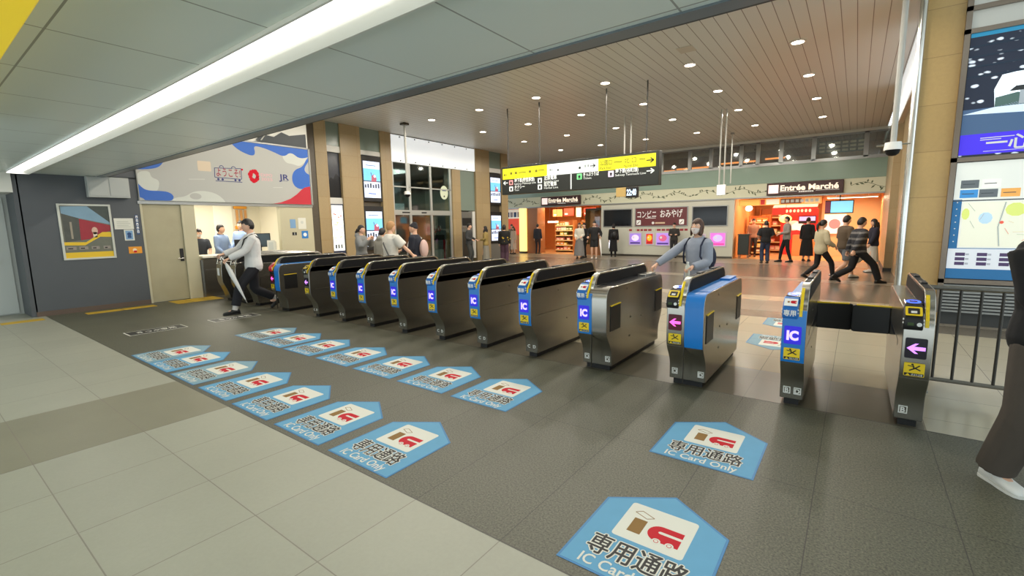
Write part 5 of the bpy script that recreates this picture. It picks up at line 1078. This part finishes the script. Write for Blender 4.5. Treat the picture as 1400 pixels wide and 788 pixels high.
    if coat:    # (hem height, half width)
        fc = V(((feet[0][0] + feet[1][0]) / 2, (feet[0][1] + feet[1][1]) / 2, 0)); rs = []
        for k in range(7):
            w = k / 6; z = coat[0] + (1.02 - coat[0]) * w; c = fc.lerp(B((0, 0, 1.0)), .4 + .6 * w); rx = coat[1] + (.16 - coat[1]) * w; rs.append([V((c.x + rx * math.cos(q), c.y + rx * .8 * math.sin(q), z + dz * w)) for q in [2 * math.pi * i / 20 for i in range(20)]])
        u_.rings(rs, um); torso(u_, .95, 1.45, gg, um)
    else: torso(u_, hem, 1.45, gg, um)
    for sp, el, wr in arms:
        u_.ell(sp, (.062 * fm, .06, .058), um, 12, 8)
        if sleeve >= .9: limb(u_, (sp, el, el.lerp(wr, .97 if sleeve < 1.05 else 1.04)), (.064 * fm * wide, .056 * wide, .043 * wide), um)
        elif sleeve > 0: e = sp.lerp(el, min(1, sleeve * 2)); u_.tube([sp, sp.lerp(e, .5), e], [.064 * wide, .064 * wide, .066 * wide], um, 12)
    if hood: u_.ell(B((0, -.09, 1.45)), (.11, .075, .075), um, 12, 8)
    vv, ff = remesh(u_, vox); u_ = MB(); u_.add(vv, ff, um)
    if stripes:
        sm = cloth(stripes); k2 = u_.mi(sm)
        for i, f in enumerate(u_.f):
            if int((u_.v[f[0]][2] + 9) / .05) % 3 == 0: u_.m[i] = k2
    if spots:
        sm = cloth(spots); k2 = u_.mi(sm); rn = random.Random(5); cs = [(rn.uniform(-.3, .3), rn.uniform(-.3, .3), rn.uniform(.8, 1.4)) for _ in range(46)]
        for i, f in enumerate(u_.f):
            v0 = u_.v[f[0]]
            if any((v0[0] - c[0]) ** 2 + (v0[1] - c[1]) ** 2 + (v0[2] - c[2]) ** 2 < .0012 for c in cs): u_.m[i] = k2
    fin(u_, 'coat' if coat else 'top')
    if collar:
        c_ = MB(); c_.tube([B((.075 * math.cos(a), .068 * math.sin(a) - .005, 1.455 - .02 * math.sin(a))) for a in [2 * math.pi * i / 16 for i in range(17)]], .014, cloth(collar), 8); fin(c_, 'collar')
    # --- shoes
    shm = mat('shoe_%d_%d_%d' % shoes, shoes, .45); som = mat('sole_%d' % (sole or (30,))[0], sole or (30, 28, 26), .6)
    for (hp_, kn, an), f in zip(legs, feet):
        pitch = -math.asin(min(.9, f[2] / .17)) if f[2] > 0 else (f[4] if len(f) > 4 else 0); R = Matrix.Rotation(math.radians(-f[3]), 3, 'Z') @ Matrix.Rotation(pitch, 3, 'X'); o_ = an - R @ V((0, 0, .085))
        s_ = MB(); prof = [(-.075, .026, .05), (-.06, .036, .085), (-.02, .038, .10), (.03, .038, .09), (.08, .044, .062), (.13, .045, .05), (.165, .038, .042), (.182, .02, .03)]
        s_.rings([[o_ + R @ V((w_ * math.copysign(abs(math.cos(q)) ** .7, math.cos(q)), y, max(.012, hh / 2 + hh / 2 * math.sin(q) + .006))) for q in [2 * math.pi * i / 12 for i in range(12)]] for y, w_, hh in prof], shm)
        s_.rings([[o_ + R @ V((w_ * 1.1 * math.cos(q), y * 1.03, .001 if math.sin(q) < 0 else .018)) for q in [2 * math.pi * (i + .5) / 8 for i in range(8)]] for y, w_, hh in prof], som)
        fin(s_, 'shoe')
        if socks: k_ = MB(); k_.tube([an + V((0, 0, -.01)), an + (kn - an).normalized() * .08], [.046, .046], cloth(socks), 12); fin(k_, 'sock')
    Mw = Matrix.Translation(t.location) @ Matrix.Rotation(math.radians(head_deg - 90), 4, 'Z')
    W = lambda p: Mw @ (V(p) * S)
    return dict(root=t, W=W, hand=[W(x[0]) for x in HD], B=lambda p: W(B(p)), S=S, arms=[[W(p) for p in a] for a in arms], rot=Mw.to_3x3())
def xy(px, py, D):      # a spot D metres into the view along the sight line through image point (px, py)
    d = _r * ((px - 700) / 631.) + _d * ((py - 394) / 631.) + _f; p = V((0, 0, H)) + d * D; return (p.x, p.y)
# --- the walking man with an umbrella
man = person('man in white shirt and black trousers striding out of the gates with an umbrella', (-9.02, 4.04), -102, 1.80, top=(214, 214, 212), bottom=(26, 26, 32), hem=.80, pants='straight', pant_end=.15, feet=[(-.09, .36, 0, 0), (.09, -.36, .10, 0)], hands=[(-.12, .38, 1.05), (.10, .42, 1.12)], lean=.02, look=(0, -4), style='short', vox=.0095, wide=1.15, curl=1.1, collar=(214, 214, 212), socks=(200, 196, 190))
t = thing('shoulder_bag', 'thin black strap bag across the walking man', 'bag', tuple(man['B']((0, 0, 0.9))))
pts = [(-.150, .0, 1.445), (-.13, -.11, 1.38), (.0, -.165, 1.22), (.16, -.11, 1.02), (.215, .03, .95), (.12, .135, 1.02), (-.03, .16, 1.2), (-.13, .12, 1.37), (-.150, .0, 1.445)]
MB().tube([man['B'](p) for p in pts], .012, BLACK, 6).build('strap', t, smooth=True); bx = MB(); c = man['B']((.235, .04, .92)); bx.ell(c, (.06, .09, .07), BLACK, 12, 8); bx.build('pouch', t, smooth=True)
hnd = man['hand'][0]; tip = hnd + V((.24, .20, -.74))
t = thing('umbrella', 'folded pale umbrella hanging from the walking man\'s hand', 'umbrella', tuple(tip)); UMB = mat('umbrella_clear', (206, 208, 206), .3)
d_ = tip - hnd; MB().tube([hnd + d_ * a for a in (.02, .12, .3, .6, .9, .93)], [.016, .034, .042, .030, .012, .008], UMB, 10).build('folded_canopy', t, smooth=True); MB().tube([hnd + d_ * .9, hnd + d_ * 1.0], .006, CHROME, 6).build('tip', t)
MB().tube([hnd + d_ * .03, hnd - d_ * .06, hnd - d_ * .10 + V((.0, -.03, .02)), hnd - d_ * .06 + V((0, -.06, .0))], .011, WHITE, 8).build('handle', t, smooth=True)
hnd = man['hand'][1]; tag(MB().box(hnd.x - .04, hnd.x + .04, hnd.y - .075, hnd.y + .075, hnd.z + .006, hnd.z + .016, mat('phone_red', (90, 40, 44), .3)).build('phone', origin='base', bevel=.003), "dark red phone in the walking man's hand", 'phone')
# --- the woman tapping her card at the gate
wom = person('masked woman in pale blue blouse touching a card to the gate', (-1.62, 6.22), -108, 1.555, top=(150, 157, 172), bottom=(60, 64, 80), hem=.82, pants='straight', female=True, hair='brown', style='bob', mask=True, hands=[(-.10, .26, 1.06), (.44, .36, 1.05)], look=(-4, -14), vox=.0095, wide=1.2, curl=.8, feet=[(-.10, -.06, 0, 0), (.10, .12, 0, 0)], collar=(150, 157, 172))
t = thing('backpack', 'navy backpack worn by the masked woman', 'bag', tuple(wom['B']((0, -.2, 1.0)))); NV = mat('strap_navy', (34, 40, 62), .7)
bb = MB(); 
for dx, z in ((0, 1.16),): bb.ell(wom['B']((0, -.205, z)), (.15, .08, .19), NV, 16, 10, wom['rot'])
bb.build('bag_body', t, smooth=True)
for s in (-1, 1): MB().tube([wom['B'](p) for p in [(s * .11, -.15, 1.30), (s * .115, -.08, 1.425), (s * .118, .02, 1.44), (s * .125, .115, 1.34), (s * .13, .13, 1.2), (s * .155, .08, 1.10), (s * .16, -.08, 1.06)]], .016, NV, 8, .5).build('strap', t, smooth=True)
hnd = wom['hand'][0]; t = thing('bottle', 'small clear bottle in the masked woman\'s left hand', 'bottle', (hnd.x, hnd.y, hnd.z - .09)); MB().lathe([(0, -.09), (.026, -.09), (.028, -.05), (.028, .05), (.012, .08), (.012, .09), (0, .09)], hnd, mat('bottle_pale', (214, 216, 206), .15), 14).build('body', t, smooth=True); MB().lathe([(0, .088), (.015, .088), (.015, .108), (0, .108)], hnd, WHITE, 12).build('cap', t)
# --- the person cut by the right edge
rp = person('person in black jacket and wide brown trousers cut by the photo edge', (.86, 3.66), -60, 1.66, top=(18, 18, 20), bottom=(74, 66, 58), hem=.74, pants='wide', shoes=(226, 226, 222), sole=(214, 214, 208), feet=[(-.11, .26, 0, 0), (.11, -.06, 0, 0)], vox=.0105, wide=1.5, hands=[(-.26, .06, .86), (.10, .28, 1.0)])
# --- station staff behind the counter
OFW = (136, 158, 196)
person('station worker with a white mask in dark vest, farthest left in the office', (-13.15, 4.66), -20, 1.56, top=(48, 52, 60), bottom=(30, 32, 40), mask=True, sleeve=.4, hands=[(-.2, .25, .98), (.2, .25, .98)], vox=.02)
person('station worker in pale blue shirt with short black hair beside the masked one', (-13.1, 5.14), 30, 1.66, top=OFW, bottom=(30, 34, 50), hands=[(-.2, .22, .95), (.2, .22, .95)], look=(-10, -14), vox=.018, collar=(40, 50, 80))
person('smiling station worker in blue shirt and dark lanyard, half behind the walking man', (-13.55, 5.85), -60, 1.76, top=OFW, bottom=(30, 34, 50), hands=[(-.2, .22, 1.0), (.2, .22, 1.0)], look=(0, -10), vox=.018, collar=(60, 50, 110))
# --- behind the left gates
person('woman in grey hooded coat with dark hair beside the lit screens', xy(493, 312, 10.9), 25, 1.58, top=(128, 130, 130), bottom=(60, 60, 64), coat=(.62, .22), style='pony', hair='black', female=True, hood=True, hands=[(-.10, .24, 1.36), (.12, .24, 1.34)], look=(0, -12), vox=.018, wide=1.2)
wt = person('man with light brown hair in white T-shirt seen from behind', xy(533, 306, 9.3), 80, 1.63, top=(216, 212, 202), bottom=(70, 70, 80), hair='blond', sleeve=.45, wide=1.5, hands=[(-.26, .08, .86), (.40, .28, 1.0)], vox=.016, curl=.3)
t = thing('shoulder_bag', 'grey strap bag across the back of the white T-shirt', 'bag', tuple(wt['B']((0, -.1, .95)))); MB().tube([wt['B'](p) for p in [(-.13, .08, 1.37), (-.12, -.04, 1.445), (-.02, -.165, 1.25), (.14, -.15, 1.02), (.22, .0, .95)]], .013, mat('strap_grey', (90, 90, 92), .7), 6).build('strap', t, smooth=True); MB().ell(wt['B']((.235, .02, .90)), (.06, .09, .08), mat('strap_grey', (90, 90, 92)), 12, 8).build('pouch', t, smooth=True)
person('person in grey hooded top hidden behind the white T-shirt man', xy(522, 318, 10.6), 100, 1.50, top=(150, 146, 136), bottom=(70, 70, 72), hood=True, vox=.02, wide=1.4)
bn = person('man in dark beanie and navy jacket looking down at his phone', xy(566, 308, 9.9), -150, 1.60, top=(30, 34, 48), bottom=(50, 50, 58), beanie=(40, 40, 46), hands=[(-.12, .26, 1.10), (.12, .26, 1.12)], look=(0, -22), vox=.016, wide=1.2)
t = thing('backpack', 'pale pink backpack on the beanie man', 'bag', tuple(bn['B']((0, -.2, 1.0)))); PKB = mat('bag_pink', (206, 176, 170), .7); MB().ell(bn['B']((0, -.21, 1.12)), (.15, .09, .2), PKB, 14, 10, bn['rot']).build('bag_body', t, smooth=True); MB().tube([bn['B'](p) for p in [(.13, -.12, 1.34), (.13, .0, 1.45), (.09, .13, 1.36), (-.02, .16, 1.2), (-.14, .13, 1.0)]], .026, WHITE, 8, .4).build('strap', t, smooth=True)
# --- by the far facade
person('man in dark suit turned to the beige-jacketed woman', (-12.05, 13.5), 20, 1.62, top=(58, 60, 62), bottom=(62, 64, 62), hands=[(-.2, .2, 1.05), (.2, .2, 1.05)], vox=.02)
person('woman in mustard jacket and pale long skirt beside the dark-suited man', (-11.85, 14.25), 205, 1.50, top=(150, 130, 76), skirt=((136, 132, 120), .16, .21), hair='black', style='long', female=True, hands=[(-.14, .22, 1.1), (.14, .22, 1.1)], look=(0, -20), vox=.02)
person('person in black jacket with yellow spots seen from behind', (-11.42, 14.91), 120, 1.54, top=(24, 24, 22), bottom=(76, 52, 66), style='bob', hair='black', spots=(190, 160, 50), pants='wide', vox=.018, wide=1.35)
person('man in grey jacket far off by the red and white stall', (-14.95, 20.2), -60, 1.57, top=(140, 126, 110), bottom=(150, 136, 120), vox=.022)
person('woman in pale dress far off by the red and white stall', (-14.65, 19.95), -100, 1.45, top=(196, 172, 150), skirt=((196, 176, 156), .3, .2), female=True, style='long', vox=.022)
person('man in dark suit with hands at his sides entering the left shop', (-13.55, 20.6), 100, 1.56, top=(34, 36, 46), bottom=(36, 30, 36), vox=.018)
# --- group before the left shop
person('woman in cream top and long grey skirt before the left shop', (-9.85, 18.35), -70, 1.58, top=(206, 202, 188), skirt=((122, 120, 118), .14, .25), female=True, hair='brown', style='long', hands=[(-.12, .2, 1.05), (.14, .2, 1.0)], vox=.018)
person('person in black half hidden behind the cream-topped woman', (-9.95, 19.0), -100, 1.56, top=(24, 24, 26), bottom=(26, 26, 28), vox=.022)
sh_ = person('person in black shorts and white sleeve holding a white umbrella', (-9.2, 18.5), -70, 1.63, top=(30, 30, 32), bottom=(26, 26, 28), pants='straight', pant_end=.56, sleeve=1.0, hands=[(-.30, .10, 1.0), (.26, .16, 1.02)], shoes=(210, 206, 200), vox=.018, collar=(220, 220, 216), wide=1.2)
hnd = sh_['hand'][0]; tp = V((hnd.x + .12, hnd.y - .1, .12)); t = thing('umbrella', 'closed white umbrella held by the person in black shorts', 'umbrella', tuple(tp)); d_ = tp - hnd; MB().tube([hnd + d_ * a for a in (.0, .1, .35, .8, 1)], [.012, .04, .045, .018, .006], WHITE, 8).build('folded_canopy', t, smooth=True); MB().tube([hnd, hnd - d_ * .1, hnd - d_ * .12 + V((.04, 0, 0))], .012, WHITE, 8).build('handle', t, smooth=True)
lc = person('person in long black coat seen from behind at the kiosk wall', (-8.95, 19.95), 110, 1.50, top=(20, 20, 22), bottom=(20, 20, 22), coat=(.28, .22), style='bob', hair='black', vox=.018, wide=1.1)
t = thing('backpack', 'black backpack on the long black coat', 'bag', tuple(lc['B']((0, -.2, .95)))); MB().ell(lc['B']((.05, -.20, 1.14)), (.15, .10, .19), BLACK, 14, 10, lc['rot']).build('bag_body', t, smooth=True); MB().tube([lc['B'](p) for p in [(.11, -.13, 1.3), (.11, -.02, 1.44), (.11, .13, 1.3)]], .016, BLACK, 6).build('strap', t)
person('person in dark clothes by the kiosk wall behind the masked woman', (-6.3, 20.3), -80, 1.50, top=(46, 44, 42), bottom=(28, 28, 30), hands=[(-.14, .22, 1.15), (.14, .22, 1.15)], vox=.02)
# --- right shop and passers-by
person('person in black T-shirt and blue jeans facing the right shop', (-2.6, 18.93), 110, 1.52, top=(26, 26, 28), bottom=(44, 54, 78), sleeve=.5, wide=1.4, pants='straight', hands=[(-.2, .22, 1.05), (.2, .22, 1.05)], vox=.018)
person('man in grey shirt and black trousers stepping past the right shop', (-2.04, 19.75), 200, 1.66, top=(146, 140, 134), bottom=(24, 24, 26), hands=[(-.16, .24, 1.1), (.16, .2, 1.05)], feet=[(-.1, -.16, 0, 0), (.1, .16, 0, 0)], look=(0, -8), vox=.018)
person('person in long black dress at the right shop counter', (-1.44, 20.45), 80, 1.62, top=(18, 18, 20), skirt=((18, 18, 20), .22, .22), female=True, style='bun', hair='black', vox=.018, wide=1.3)
person('woman in cream cardigan and black trousers walking by with tied hair', (-.66, 14.1), 37, 1.58, top=(190, 180, 150), bottom=(24, 22, 24), female=True, style='pony', hair='black', hem=.78, feet=[(-.1, -.36, .07, 0), (.1, .28, 0, 0)], hands=[(-.2, .26, 1.04), (.2, .22, 1.0)], vox=.016, wide=1.3)
person('man in brown T-shirt and grey shorts walking just behind the cardigan', (-.22, 14.75), 37, 1.68, top=(92, 78, 62), bottom=(120, 124, 130), sleeve=.5, pants='straight', pant_end=.58, feet=[(-.1, .34, 0, 0), (.1, -.3, .06, 0)], shoes=(206, 200, 190), vox=.016, wide=1.2)
person('man in striped dark top and black trousers taking a long stride', (.1, 13.85), 30, 1.68, top=(44, 44, 50), stripes=(110, 108, 106), bottom=(22, 22, 26), feet=[(-.1, -.45, .08, 0), (.1, .42, 0, 0)], hands=[(-.3, -.1, .85), (.22, -.25, .9)], pants='straight', vox=.016, wide=1.35)
nv = person('woman in navy jacket and white skirt by the tan pillar with a white bag', (.42, 16.85), 200, 1.52, top=(32, 32, 48), skirt=((196, 190, 180), .34, .2), female=True, style='long', hair='black', hands=[(-.22, .18, .90), (.2, .25, 1.15)], shoes=(214, 210, 204), vox=.018, wide=1.2)
hnd = nv['hand'][1] + V((-.05, -.1, -.25)); t = thing('tote_bag', 'bulky white bag carried by the woman in navy', 'bag', (hnd.x, hnd.y, hnd.z - .5)); MB().ell((hnd.x, hnd.y, hnd.z - .26), (.22, .17, .25), mat('bag_white', (214, 206, 188), .7, bump=.3, scale=9), 16, 10).build('bag_body', t, smooth=True); MB().tube([(hnd.x - .1, hnd.y, hnd.z - .08), (hnd.x - .03, hnd.y, hnd.z + .16), (hnd.x + .03, hnd.y, hnd.z + .16), (hnd.x + .1, hnd.y, hnd.z - .08)], .01, mat('bag_white', (214, 206, 188)), 6).build('handle', t, smooth=True)
person('shop clerk in dark apron standing behind the dark bin', (-3.55, 22.3), -80, 1.62, top=(150, 110, 90), bottom=(40, 34, 34), vox=.02)
